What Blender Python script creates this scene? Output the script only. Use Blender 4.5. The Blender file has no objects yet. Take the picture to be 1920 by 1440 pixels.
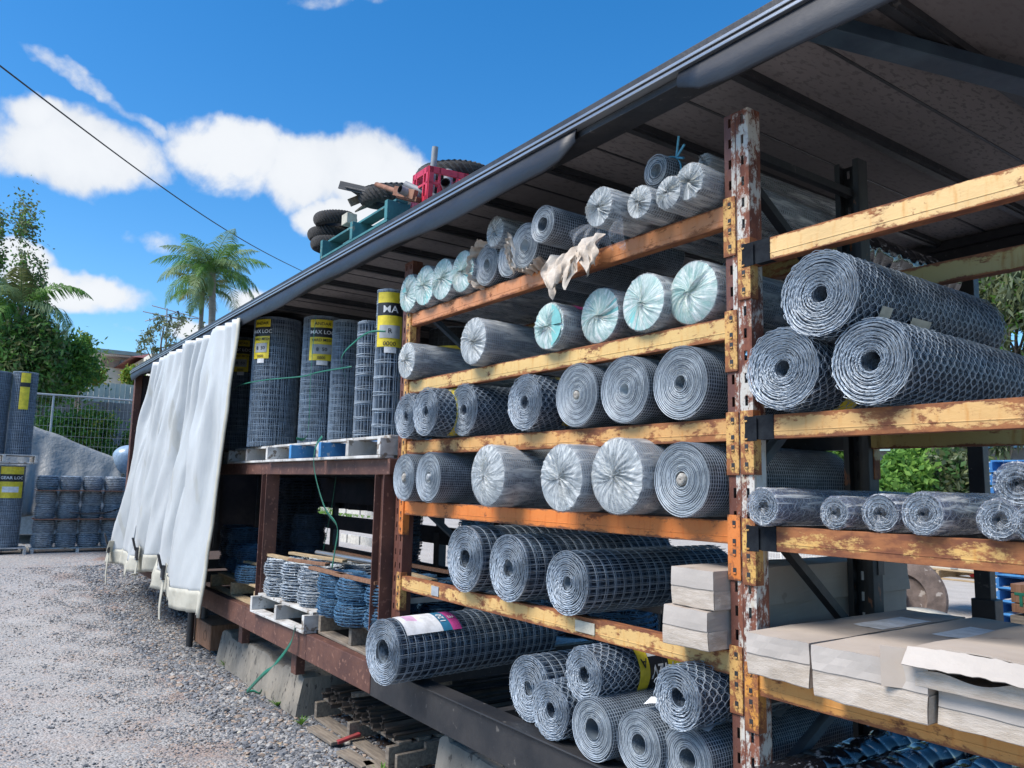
import bpy, math, random
import numpy as np
from mathutils import Matrix, Vector, noise as mnoise
rng = np.random.default_rng(7)
random.seed(7)
SC = bpy.context.scene
COL = SC.collection
PI = math.pi

# ------------------------------------------------------------------ camera
CAM = np.array([0.0, -2.17, 1.70])
YAW, PITCH, ROLL, FPX = math.radians(35.385), math.radians(7.383), math.radians(1.217), 1466.7
def cam_axes():
    f = np.array([-math.cos(YAW)*math.cos(PITCH), math.sin(YAW)*math.cos(PITCH), math.sin(PITCH)])
    r = np.cross(f, [0, 0, 1]); r /= np.linalg.norm(r); u = np.cross(r, f)
    c, s = math.cos(ROLL), math.sin(ROLL)
    return c*r+s*u, -s*r+c*u, f
CR, CU, CF = cam_axes()
def ray(px, py):
    d = CR*(px-960)/FPX - CU*(py-720)/FPX + CF
    return d/np.linalg.norm(d)
def at(px, py, ax, v):
    """survey helper: the point of the photo pixel on a known real plane (ax = v, metres)"""
    d = ray(px, py); i = 'xyz'.index(ax)
    return CAM + d*((v-CAM[i])/d[i])
cam = bpy.data.cameras.new('camera'); camo = bpy.data.objects.new('camera', cam); COL.objects.link(camo)
cam.sensor_width = 36; cam.lens = 36*FPX/1920; cam.clip_end = 5000; cam.clip_start = 0.05
M = Matrix.Identity(4)
for i, a in enumerate((CR, CU, -CF)):
    for j in range(3): M[j][i] = a[j]
for j in range(3): M[j][3] = CAM[j]
camo.matrix_world = M
SC.camera = camo

# ------------------------------------------------------------------ node helper
class NT:
    def __init__(s, nt): s.nt = nt; s.L = nt.links
    def n(s, t, ins=None, **kw):
        o = s.nt.nodes.new('ShaderNode'+t)
        for k, v in kw.items(): setattr(o, k, v)
        for k, v in (ins or {}).items(): s.set(o.inputs[k], v)
        return o
    def set(s, sock, v):
        if hasattr(v, 'is_output'): s.L.new(v, sock)
        elif hasattr(v, 'outputs'): s.L.new(v.outputs[0], sock)
        else:
            if isinstance(v, (tuple, list)) and len(v) == 3 and sock.type == 'RGBA': v = (*v, 1)
            sock.default_value = v
    def m(s, op, a, b=0.0, c=None, clamp=False):
        d = {0: a, 1: b}
        if c is not None: d[2] = c
        o = s.n('Math', d, operation=op); o.use_clamp = clamp; return o.outputs[0]
    def vm(s, op, a, b=(0, 0, 0), out=0):
        o = s.n('VectorMath', {0: a, 1: b}, operation=op); return o.outputs[out]
    def noise(s, vec, scale, detail=4, rough=.55, dist=0, out='Fac'):
        o = s.n('TexNoise', {'Vector': vec, 'Scale': scale, 'Detail': detail, 'Roughness': rough, 'Distortion': dist}); return o.outputs[out]
    def ramp(s, fac, lo, hi, a=0.0, b=1.0):
        o = s.n('MapRange', {0: fac, 1: lo, 2: hi, 3: a, 4: b}); o.clamp = True; o.interpolation_type = 'SMOOTHSTEP'; return o.outputs[0]
    def mix(s, f, a, b):
        o = s.n('Mix', data_type='RGBA'); s.set(o.inputs[0], f); s.set(o.inputs[6], a); s.set(o.inputs[7], b); return o.outputs[2]
    def obj(s): return s.n('TexCoord').outputs['Object']
    def sc(s, v, sx, sy, sz): return s.n('Mapping', {0: v, 3: (sx, sy, sz)}).outputs[0]
    def bump(s, h, strength=.4, dist=.01): return s.n('Bump', {'Height': h, 'Strength': strength, 'Distance': dist}).outputs[0]
MATS = {}
def newmat(name):
    m = bpy.data.materials.new(name); m.use_nodes = True; m.node_tree.nodes.clear(); MATS[name] = m
    N = NT(m.node_tree); out = N.n('OutputMaterial'); b = N.n('BsdfPrincipled'); N.L.new(b.outputs[0], out.inputs[0])
    N.out = out; N.b = b
    return m, N
def B(N, **kw):
    names = dict(col='Base Color', rough='Roughness', metal='Metallic', alpha='Alpha', normal='Normal', spec='Specular IOR Level', coat='Coat Weight', trans='Transmission Weight')
    for k, v in kw.items(): N.set(N.b.inputs[names[k]], v)
def mottled(name, c1, c2, scale=8, rough=.7, metal=0.0, bump=.3, bscale=None, stretch=(1, 1, 1), lo=.35, hi=.65, c3=None, c3s=60, c3t=.62, bd=.006):
    m, N = newmat(name); v = N.sc(N.obj(), *stretch)
    n1 = N.noise(v, scale, 6, .6); col = N.mix(N.ramp(n1, lo, hi), c1, c2)
    if c3 is not None: col = N.mix(N.ramp(N.noise(v, c3s, 3), c3t, c3t+.06), col, c3)
    n2 = N.noise(v, bscale or scale*5, 4, .6)
    B(N, col=col, rough=N.m('MULTIPLY_ADD', n2, .25, rough-.12), metal=metal, normal=N.bump(n2, bump, bd)); return m
def flat(name, c, rough=.5, metal=0.0, var=.12, scale=20):
    c2 = tuple(x*(1-var*2) for x in c)
    return mottled(name, c, c2, scale, rough, metal, .12)
def rusty(name, paint, amt, rust=((.15, .055, .028), (.29, .115, .045)), edge=.25, hh=.045, stretch=(1, 1, 1), speck=.60, rough=.55, scale=5):
    """painted steel with rust patches and chips; local z = 0 is mid height"""
    m, N = newmat(name); o = N.obj(); v = N.sc(o, *stretch)
    pa = N.mix(N.ramp(N.noise(v, 3, 3), .35, .7), paint, tuple(x*.80 for x in paint))
    pa = N.mix(N.ramp(N.noise(N.sc(o, 9, 9, 2), 4, 5), .5, .75), pa, (paint[0]*.8, paint[1]*.62, paint[2]*.42))
    ru = N.mix(N.ramp(N.noise(v, 22, 5, .65), .38, .62), rust[0], rust[1])
    sep = N.n('SeparateXYZ', {0: o}); z = N.m('DIVIDE', N.m('ABSOLUTE', sep.outputs[2]), hh)
    e = N.m('MULTIPLY', N.m('POWER', N.m('MINIMUM', z, 1.0), 5.0), edge)
    n1 = N.m('ADD', N.m('ADD', N.m('MULTIPLY', N.noise(v, scale*1.5, 12, .78, .2), .8), N.m('MULTIPLY', N.noise(v, scale*13, 5, .7), .2)), e)
    mask = N.ramp(n1, .635-amt, .70-amt)
    chips = N.ramp(N.noise(o, 48, 5, .75), speck, speck+.05)
    gate = N.ramp(N.m('ADD', N.noise(v, 4.5, 2), N.m('MULTIPLY', N.m('POWER', N.m('MINIMUM', z, 1.0), 3.0), .16)), .42, .62)
    mask = N.m('MAXIMUM', mask, N.m('MULTIPLY', chips, gate))
    col = N.mix(mask, pa, ru)
    B(N, col=col, rough=N.m('MULTIPLY_ADD', mask, .35, rough-.1), metal=0.0, spec=.35,
      normal=N.bump(N.m('ADD', N.m('MULTIPLY', mask, -.6), N.noise(v, 90, 3)), .35, .003))
    return m

# ------------------------------------------------------------------ materials
def wire(name, c, metal=.55, rough=.42):
    m, N = newmat(name); o = N.obj(); n = N.noise(o, 14, 4)
    B(N, col=N.mix(N.ramp(n, .3, .7), c, tuple(x*.6 for x in c)), metal=metal, rough=rough); return m
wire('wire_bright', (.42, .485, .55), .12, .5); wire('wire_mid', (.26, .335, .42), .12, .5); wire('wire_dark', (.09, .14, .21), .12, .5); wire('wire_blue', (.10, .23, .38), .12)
wire('wire_brown', (.16, .13, .10), .2, .7); wire('wire_silver', (.66, .72, .76), .1, .5)
def side_core(name, dark, light, fa, fy, w=.35):
    """inner layers of a roll: crossing wires seen through the outer layer (theta / axis grid)"""
    m, N = newmat(name); o = N.obj(); s = N.n('SeparateXYZ', {0: o})
    th = N.m('ARCTAN2', s.outputs[2], s.outputs[0])
    n = N.noise(o, 9, 4); n2 = N.noise(o, 60, 3)
    a = N.m('SINE', N.m('ADD', N.m('MULTIPLY', th, fa), N.m('MULTIPLY', n, 5)))
    b = N.m('SINE', N.m('ADD', N.m('MULTIPLY', s.outputs[1], fy), N.m('MULTIPLY', n, 4)))
    g = N.m('MAXIMUM', a, b); g = N.ramp(g, 1-w, 1.0)
    g = N.m('MULTIPLY', g, N.ramp(n2, .3, .65))
    B(N, col=N.mix(g, dark, light), rough=.55, metal=.25, normal=N.bump(g, .5, .004)); return m
def face_core(name, dark, light, pitch, w=.8, nd=.02):
    """end of a roll: edges of the wound layers (rings in the radius)"""
    m, N = newmat(name); o = N.obj(); s = N.n('SeparateXYZ', {0: o})
    x, z = s.outputs[0], s.outputs[2]
    rr = N.m('SQRT', N.m('ADD', N.m('MULTIPLY', x, x), N.m('MULTIPLY', z, z)))
    rr = N.m('ADD', rr, N.m('MULTIPLY', N.noise(o, 12, 3), nd))
    g = N.m('SINE', N.m('MULTIPLY', rr, 2*PI/pitch))
    n2 = N.noise(o, 140, 3, .7); big = N.m('SINE', N.m('MULTIPLY', rr, 2*PI/(pitch*3.7)))
    g = N.m('ADD', N.m('MULTIPLY', g, .28*w), N.m('MULTIPLY', big, .2)); g = N.m('ADD', g, n2)
    g = N.ramp(g, .25, .85)
    B(N, col=N.mix(g, dark, light), rough=.5, metal=.1, normal=N.bump(g, .8, .006)); return m
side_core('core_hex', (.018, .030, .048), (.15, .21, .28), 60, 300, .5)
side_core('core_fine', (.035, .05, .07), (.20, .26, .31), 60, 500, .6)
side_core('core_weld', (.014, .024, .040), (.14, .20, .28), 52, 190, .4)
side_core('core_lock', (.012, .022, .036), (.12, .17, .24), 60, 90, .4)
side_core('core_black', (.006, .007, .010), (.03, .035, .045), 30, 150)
face_core('face_hex', (.02, .032, .05), (.22, .28, .35), .011)
face_core('face_fine', (.09, .115, .14), (.42, .48, .52), .0062, .8, .006)
face_core('face_weld', (.02, .03, .042), (.20, .25, .30), .009)
def plastic(name, tint, fold_lo, fold_hi, a_lo, a_hi, cap=True, rough=.3):
    """milky stretched film: folds run to the gathered middle on the cap, along the wrap on the side"""
    m, N = newmat(name); o = N.obj(); s = N.n('SeparateXYZ', {0: o})
    x, y, z = s.outputs
    th = N.m('ARCTAN2', z, x); rr = N.m('SQRT', N.m('ADD', N.m('MULTIPLY', x, x), N.m('MULTIPLY', z, z)))
    rnd = N.n('ObjectInfo').outputs['Random']
    if cap:
        tw = N.m('ADD', th, N.m('MULTIPLY', N.m('SUBTRACT', .1, rr), 2.5))
        c = N.n('CombineXYZ', {0: N.m('MULTIPLY', N.m('COSINE', tw), 3.2), 1: N.m('MULTIPLY', N.m('SINE', tw), 3.2), 2: N.m('ADD', N.m('MULTIPLY', rr, 5), N.m('MULTIPLY', rnd, 40))})
        f = N.m('ADD', N.m('MULTIPLY', N.noise(c, 2.3, 6, .72, .7), .72), N.m('MULTIPLY', N.noise(o, 16, 5, .65, 1.2), .30))
    else:
        c = N.n('CombineXYZ', {0: N.m('MULTIPLY', N.m('COSINE', th), 1.5), 1: N.m('MULTIPLY', N.m('SINE', th), 1.5), 2: N.m('ADD', N.m('MULTIPLY', y, 2.5), N.m('MULTIPLY', rnd, 40))})
        f = N.noise(c, 2.2, 7, .7, .6)
    k = N.ramp(f, fold_lo, fold_hi)
    B(N, col=N.mix(k, tint, (.76, .78, .77)), rough=rough, alpha=N.m('MULTIPLY_ADD', k, a_hi-a_lo, a_lo), spec=.6, normal=N.bump(f, .8, .012)); return m
plastic('film_cap', (.50, .56, .58), .40, .70, .30, .93)
plastic('film_teal', (.50, .70, .66), .38, .66, .44, .93)
plastic('film_side', (.50, .54, .57), .42, .70, .30, .70, False)
plastic('film_grey', (.44, .48, .52), .42, .72, .34, .70, False)
plastic('film_clear', (.50, .56, .64), .52, .70, .10, .72, True, .14)
plastic('film_shrink', (.24, .27, .36), .46, .66, .40, .80, False, .12)
plastic('film_black', (.02, .025, .04), .60, .72, .92, .98, False, .08)
m_, N_ = newmat('film_glossy'); B(N_, col=N_.mix(N_.ramp(N_.noise(N_.sc(N_.obj(), 1, .35, 1), 38, 4, .7), .56, .66), (.014, .014, .018), (.34, .35, .38)), rough=.14, spec=.5)  # black film; pale streaks paint a white sheen onto its crumples
flat('teal_disc', (.20, .50, .49), .5); mottled('white_plug', (.50, .48, .43), (.30, .28, .25), 60, .95, 0, .9)
mottled('paper_torn', (.60, .54, .47), (.42, .36, .30), 14, .9, 0, .5)
flat('label_yellow', (.72, .58, .03), .45); flat('label_black', (.012, .012, .016), .45); flat('label_white', (.72, .74, .76), .5)
flat('label_pink', (.55, .07, .28), .45); flat('label_lilac', (.68, .42, .62), .45); flat('label_blue', (.03, .17, .30), .45); flat('label_cream', (.55, .52, .42), .6); flat('label_grey', (.35, .38, .40), .6)
flat('strap_green', (.012, .15, .095), .5); flat('tie_blue', (.12, .42, .60), .6)
mottled('steel_brown', (.125, .055, .038), (.075, .032, .025), 5, .62, 0, .3, c3=(.20, .10, .07), c3s=30, c3t=.60)
mottled('steel_black', (.014, .016, .020), (.030, .030, .032), 5, .5, 0, .25, c3=(.09, .085, .08), c3s=26, c3t=.66)
mottled('steel_blue', (.05, .085, .115), (.03, .05, .075), 5, .45, .2, .2)
mottled('black_primer', (.008, .010, .014), (.016, .020, .025), 18, .85, 0, .3)
MATS['black_primer'].node_tree.nodes['Principled BSDF'].inputs['Specular IOR Level'].default_value = .12
mottled('rubber', (.028, .029, .031), (.055, .055, .055), 14, .85, 0, .6)
mottled('concrete', (.27, .245, .205), (.17, .158, .135), 5, .9, 0, .9, 40, c3=(.085, .078, .068), c3s=26, c3t=.60, stretch=(1, 1, .5))
mottled('cardboard', (.42, .36, .305), (.36, .305, .255), 3, .85, 0, .15, c3=(.29, .24, .20), c3s=11, c3t=.66)
mottled('cardboard_tape', (.40, .34, .275), (.49, .43, .365), 18, .32, 0, .4, stretch=(1, 1, 5))
mottled('cardboard_white', (.44, .40, .36), (.38, .345, .31), 5, .75, 0, .25)
mottled('timber_grey', (.25, .21, .165), (.15, .125, .10), 6, .9, 0, .5, 30, stretch=(1, 9, 9))
mottled('timber_pale', (.45, .34, .20), (.30, .22, .13), 6, .85, 0, .4, 30, stretch=(1, 8, 8))
mottled('timber_brown', (.17, .085, .045), (.24, .13, .08), 6, .85, 0, .4, 30, stretch=(8, 8, 1))
mottled('pallet_white', (.56, .56, .54), (.36, .35, .33), 7, .8, 0, .5, 30, c3=(.20, .17, .14), c3s=18, c3t=.585)
mottled('pallet_blue', (.03, .15, .38), (.06, .24, .50), 6, .8, 0, .4, 30, c3=(.40, .46, .52), c3s=14, c3t=.60)
mottled('pallet_teal', (.03, .13, .15), (.05, .20, .22), 6, .8, 0, .4, 30, c3=(.22, .24, .20), c3s=20, c3t=.62)
mottled('picket', (.045, .037, .032), (.085, .068, .055), 30, .7, .1, .4, stretch=(1, .2, 1))
mottled('drum_brown', (.11, .085, .075), (.20, .155, .135), 7, .85, 0, .5, c3=(.38, .34, .31), c3s=9, c3t=.62); mottled('rust_heavy', (.17, .075, .045), (.28, .14, .09), 9, .85, 0, .5)
mottled('roof_ply', (.24, .212, .20), (.165, .147, .142), 1.4, .9, 0, .3, 30, c3=(.150, .132, .127), c3s=60, c3t=.54, stretch=(1, .4, 1))
mottled('roof_top', (.02, .02, .022), (.04, .04, .042), 8, .5)
mottled('alloy', (.42, .44, .46), (.33, .35, .37), 5, .35, .75, .15, stretch=(.3, 2, 6))
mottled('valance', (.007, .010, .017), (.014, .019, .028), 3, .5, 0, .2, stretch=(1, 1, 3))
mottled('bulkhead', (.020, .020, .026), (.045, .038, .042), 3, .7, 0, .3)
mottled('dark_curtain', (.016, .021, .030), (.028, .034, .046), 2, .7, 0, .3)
mottled('curtain', (.53, .55, .555), (.45, .475, .48), 1.2, .42, 0, .5, 9, c3=(.43, .44, .42), c3s=4, c3t=.60, bd=.02, stretch=(1, 1, .3))
mottled('curtain_hem', (.50, .48, .40), (.40, .38, .31), 6, .6, 0, .3)
flat('crate_red', (.62, .035, .07), .4); flat('grey_pipe', (.30, .32, .33), .5); mottled('red_wood', (.30, .03, .035), (.20, .04, .035), 20, .85, 0, .4); flat('red_paint', (.70, .03, .03), .35)
mottled('tarp', (.30, .31, .30), (.20, .21, .20), 1.2, .5, 0, .9, 4, bd=.05)
flat('white_plastic', (.72, .72, .68), .5); flat('bluegrey_paint', (.30, .42, .55), .3); flat('dark_glass', (.02, .025, .03), .15)
mottled('fence_zinc', (.40, .42, .43), (.32, .34, .35), 9, .5, .3, .1)
mottled('fence_panel', (.44, .50, .46), (.36, .42, .39), 2, .6, 0, .1)
mottled('block_wall', (.15, .16, .17), (.21, .22, .23), 4, .9, 0, .4)
mottled('render_wall', (.62, .60, .52), (.55, .53, .46), 1, .8, 0, .1)
mottled('wall_tan', (.38, .27, .20), (.32, .23, .17), 4, .8, 0, .2, stretch=(1, 1, 8))
mottled('roof_green', (.22, .30, .27), (.28, .37, .34), 2, .6); mottled('roof_red', (.24, .08, .06), (.16, .06, .05), 3, .7)
mottled('bark', (.15, .12, .095), (.24, .20, .165), 12, .95, 0, .7, stretch=(1, 1, .3)); mottled('palm_trunk', (.26, .24, .21), (.17, .155, .135), 12, .9, 0, .5, stretch=(.3, .3, 4))
def leafmat(name, a, b, trans=.38):
    m, N = newmat(name); o = N.obj()
    col = N.mix(N.ramp(N.noise(o, 1.1, 5, .7), .34, .66), a, b)
    B(N, col=col, rough=.55, spec=.3)
    t = N.n('BsdfTranslucent', {0: col}); mx = N.n('MixShader', {0: trans, 1: N.b.outputs[0], 2: t.outputs[0]}); N.L.new(mx.outputs[0], N.out.inputs[0]); return m
leafmat('leaf_green', (.075, .19, .035), (.15, .31, .06)); leafmat('leaf_bright', (.12, .26, .04), (.22, .38, .07)); leafmat('leaf_dark', (.045, .115, .03), (.085, .18, .05))
leafmat('leaf_yellow', (.20, .25, .03), (.34, .33, .05)); leafmat('leaf_palm', (.16, .27, .11), (.30, .40, .21)); leafmat('leaf_grey', (.13, .17, .10), (.21, .25, .15)); leafmat('leaf_gum', (.10, .13, .05), (.17, .19, .08)); leafmat('leaf_orange', (.36, .28, .05), (.28, .28, .06))

# ------------------------------------------------------------------ geometry collector
class G:
    def __init__(s): s.V = []; s.F = []; s.n = 0; s.slots = []
    def slot(s, m):
        if m not in s.slots: s.slots.append(m)
        return s.slots.index(m)
    def add(s, V, F, m, smooth=False):
        V = np.asarray(V, float).reshape(-1, 3); F = np.asarray(F, np.int64)
        s.V.append(V); s.F.append((F+s.n, s.slot(m), smooth)); s.n += len(V)
    def tube(s, P, r, m, sides=3, closed=False, ref=None):
        P = np.asarray(P, float)
        if P.ndim == 2: P = P[None]
        K, N, _ = P.shape
        T = (np.roll(P, -1, 1)-np.roll(P, 1, 1)) if closed else np.gradient(P, axis=1)
        T /= np.linalg.norm(T, axis=2, keepdims=True)+1e-12
        if ref is None:
            a = np.abs(T).max(axis=(0, 1)); ref = np.eye(3)[int(np.argmin(a))]
        n1 = np.cross(T, ref); n1 /= np.linalg.norm(n1, axis=2, keepdims=True)+1e-12
        n2 = np.cross(T, n1)
        A = np.arange(sides)*2*PI/sides
        rr = np.asarray(r, float)
        if rr.ndim == 1: rr = rr[None, :, None, None]
        V = P[:, :, None]+rr*(np.cos(A)[None, None, :, None]*n1[:, :, None]+np.sin(A)[None, None, :, None]*n2[:, :, None])
        idx = np.arange(K*N*sides).reshape(K, N, sides)
        a = idx if closed else idx[:, :-1]
        b = np.roll(idx, -1, 1) if closed else idx[:, 1:]
        F = np.stack([a, b, np.roll(b, -1, 2), np.roll(a, -1, 2)], -1).reshape(-1, 4)
        s.add(V, F, m, sides > 4)
        if not closed and sides >= 4 and K == 1:
            pass
    def box(s, c, d, m, R=None):
        x, y, z = np.array(d)/2
        V = np.array([(-x, -y, -z), (x, -y, -z), (x, y, -z), (-x, y, -z), (-x, -y, z), (x, -y, z), (x, y, z), (-x, y, z)])
        if R is not None: V = V@np.array(R).T
        s.add(V+np.array(c), [(0, 3, 2, 1), (4, 5, 6, 7), (0, 1, 5, 4), (1, 2, 6, 5), (2, 3, 7, 6), (3, 0, 4, 7)], m)
    def bar(s, p, q, w, h, m):
        """rectangular bar from p to q"""
        p = np.array(p, float); q = np.array(q, float); t = q-p; L = np.linalg.norm(t); t /= L
        up = np.array([0, 0, 1.]) if abs(t[2]) < .9 else np.array([0, 1., 0])
        a = np.cross(t, up); a /= np.linalg.norm(a); b = np.cross(a, t)
        s.box((p+q)/2, (L, w, h), m, np.stack([t, a, b], 1))
    def grid(s, P, m, smooth=True, wrap=False):
        P = np.asarray(P, float); a, b = P.shape[:2]; i = np.arange(a*b).reshape(a, b)
        if wrap:
            j = np.roll(i, -1, 1); F = np.stack([i[:-1], i[1:], j[1:], j[:-1]], -1).reshape(-1, 4)
        else: F = np.stack([i[:-1, :-1], i[1:, :-1], i[1:, 1:], i[:-1, 1:]], -1).reshape(-1, 4)
        s.add(P.reshape(-1, 3), F, m, smooth)
    def mesh(s, name):
        me = bpy.data.meshes.new(name); V = np.concatenate(s.V)
        me.vertices.add(len(V)); me.vertices.foreach_set('co', V.ravel())
        tot = sum(f.shape[0] for f, _, _ in s.F); loops = np.concatenate([f.ravel() for f, _, _ in s.F])
        sizes = np.concatenate([np.full(f.shape[0], f.shape[1]) for f, _, _ in s.F])
        me.loops.add(len(loops)); me.loops.foreach_set('vertex_index', loops.astype(np.int32))
        me.polygons.add(tot); me.polygons.foreach_set('loop_start', (np.cumsum(sizes)-sizes).astype(np.int32))
        me.polygons.foreach_set('loop_total', sizes.astype(np.int32))
        me.polygons.foreach_set('material_index', np.concatenate([np.full(f.shape[0], k) for f, k, _ in s.F]).astype(np.int32))
        me.polygons.foreach_set('use_smooth', np.concatenate([np.full(f.shape[0], sm) for f, _, sm in s.F]))
        for m in s.slots: me.materials.append(MATS[m])
        me.update(calc_edges=True); me.validate(); return me
    def build(s, name, parent=None, loc=(0, 0, 0), rot=(0, 0, 0), bev=0, **tags):
        o = bpy.data.objects.new(name, s.mesh(name)); COL.objects.link(o); o.location = loc; o.rotation_euler = rot
        if parent: o.parent = parent
        if bev:
            b = o.modifiers.new('bevel', 'BEVEL'); b.width = bev; b.segments = 2; b.limit_method = 'ANGLE'
        return tag(o, **tags)
def tag(o, label=None, cat=None, group=None, kind=None):
    if label: o['label'] = label
    if cat: o['category'] = cat
    if group: o['group'] = group
    if kind: o['kind'] = kind
    return o
def empty(name, loc, rot=(0, 0, 0), **tags):
    o = bpy.data.objects.new(name, None); COL.objects.link(o); o.location = loc; o.rotation_euler = rot; o.empty_display_size = .1
    return tag(o, **tags)
def clone(o, parent=None):
    c = o.copy(); COL.objects.link(c); c.parent = parent
    for ch in [x for x in o.children]: clone(ch, c)
    return c
def lathe(prof, n=48, wob=None):
    """profile of (r, y) swept round the local Y axis"""
    th = np.arange(n)*2*PI/n; P = []
    for r, y in prof:
        rr = r*(wob(th) if wob else 1)
        P.append(np.stack([rr*np.cos(th), np.full(n, y)+0*th, rr*np.sin(th)], -1))
    return np.array(P)
_T = {}
def text2d(s, size, bold=.0):
    key = (s, bold)
    if key not in _T:
        c = bpy.data.curves.new('t', 'FONT'); c.body = s; c.size = 1; c.align_x = 'CENTER'; c.align_y = 'CENTER'; c.offset = bold; c.resolution_u = 3
        o = bpy.data.objects.new('t', c); COL.objects.link(o); dg = bpy.context.evaluated_depsgraph_get(); dg.update()
        me = bpy.data.meshes.new_from_object(o.evaluated_get(dg))
        V = np.array([v.co[:2] for v in me.vertices]); F = [list(p.vertices) for p in me.polygons]
        bpy.data.objects.remove(o); bpy.data.curves.remove(c); bpy.data.meshes.remove(me); _T[key] = (V, F)
    V, F = _T[key]; return V*size, F
def tri_faces(F):
    out = []
    for f in F:
        for k in range(1, len(f)-1): out.append((f[0], f[k], f[k+1]))
    return out

# ------------------------------------------------------------------ wire rolls (local axis = +Y, front end at y = 0)
def make_wob(seed, amp=.012):
    q = np.random.default_rng(seed); p = q.uniform(0, 6.28, 4); a = q.uniform(.4, 1, 4)*amp
    return lambda th: 1+a[0]*np.sin(2*th+p[0])+.5*a[1]*np.sin(3*th+p[1])+.3*a[2]*np.sin(5*th+p[2])
def rings(g, r, ys, m, wr, wob, n=40, jit=.0, zig=None, q=None):
    th = np.arange(n)*2*PI/n
    P = np.zeros((len(ys), n, 3)); rr = r*wob(th)
    P[:, :, 0] = rr*np.cos(th); P[:, :, 2] = rr*np.sin(th); P[:, :, 1] = np.array(ys)[:, None]
    if jit:
        P[:, :, 1] += jit*np.sin(th*2+q.uniform(0, 6.28, (len(ys), 1)))*q.uniform(.3, 1, (len(ys), 1))
    g.tube(P, wr, m, 3, True, ref=(0, 1, 0))
def spiral(g, r0, r1, pitch, m, wr, wob, q, amp=.002, yamp=.003, y=0, seg=56, sides=3):
    turns = max(2, int((r1-r0)/pitch)); N = turns*seg
    t = np.arange(N)/seg; th = 2*PI*t+q.uniform(0, 6.28)
    k = q.uniform(0, 6.28, 6); w = np.zeros(N)
    for i, f in enumerate((1.31, 2.17, 3.7, 5.3, 9.1, 14.3)): w += np.sin(th*f+k[i])/(1+i*.35)
    rr = (r0+(r1-r0)*t/turns)*wob(th)+amp*w*.6+q.normal(0, amp*.16, N)
    yy = y+yamp*(np.sin(th*3.3+k[0])*.5+q.normal(0, .5, N))
    g.tube(np.stack([rr*np.cos(th), yy, rr*np.sin(th)], -1), wr, m, sides, ref=(0, 1, 0))
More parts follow.
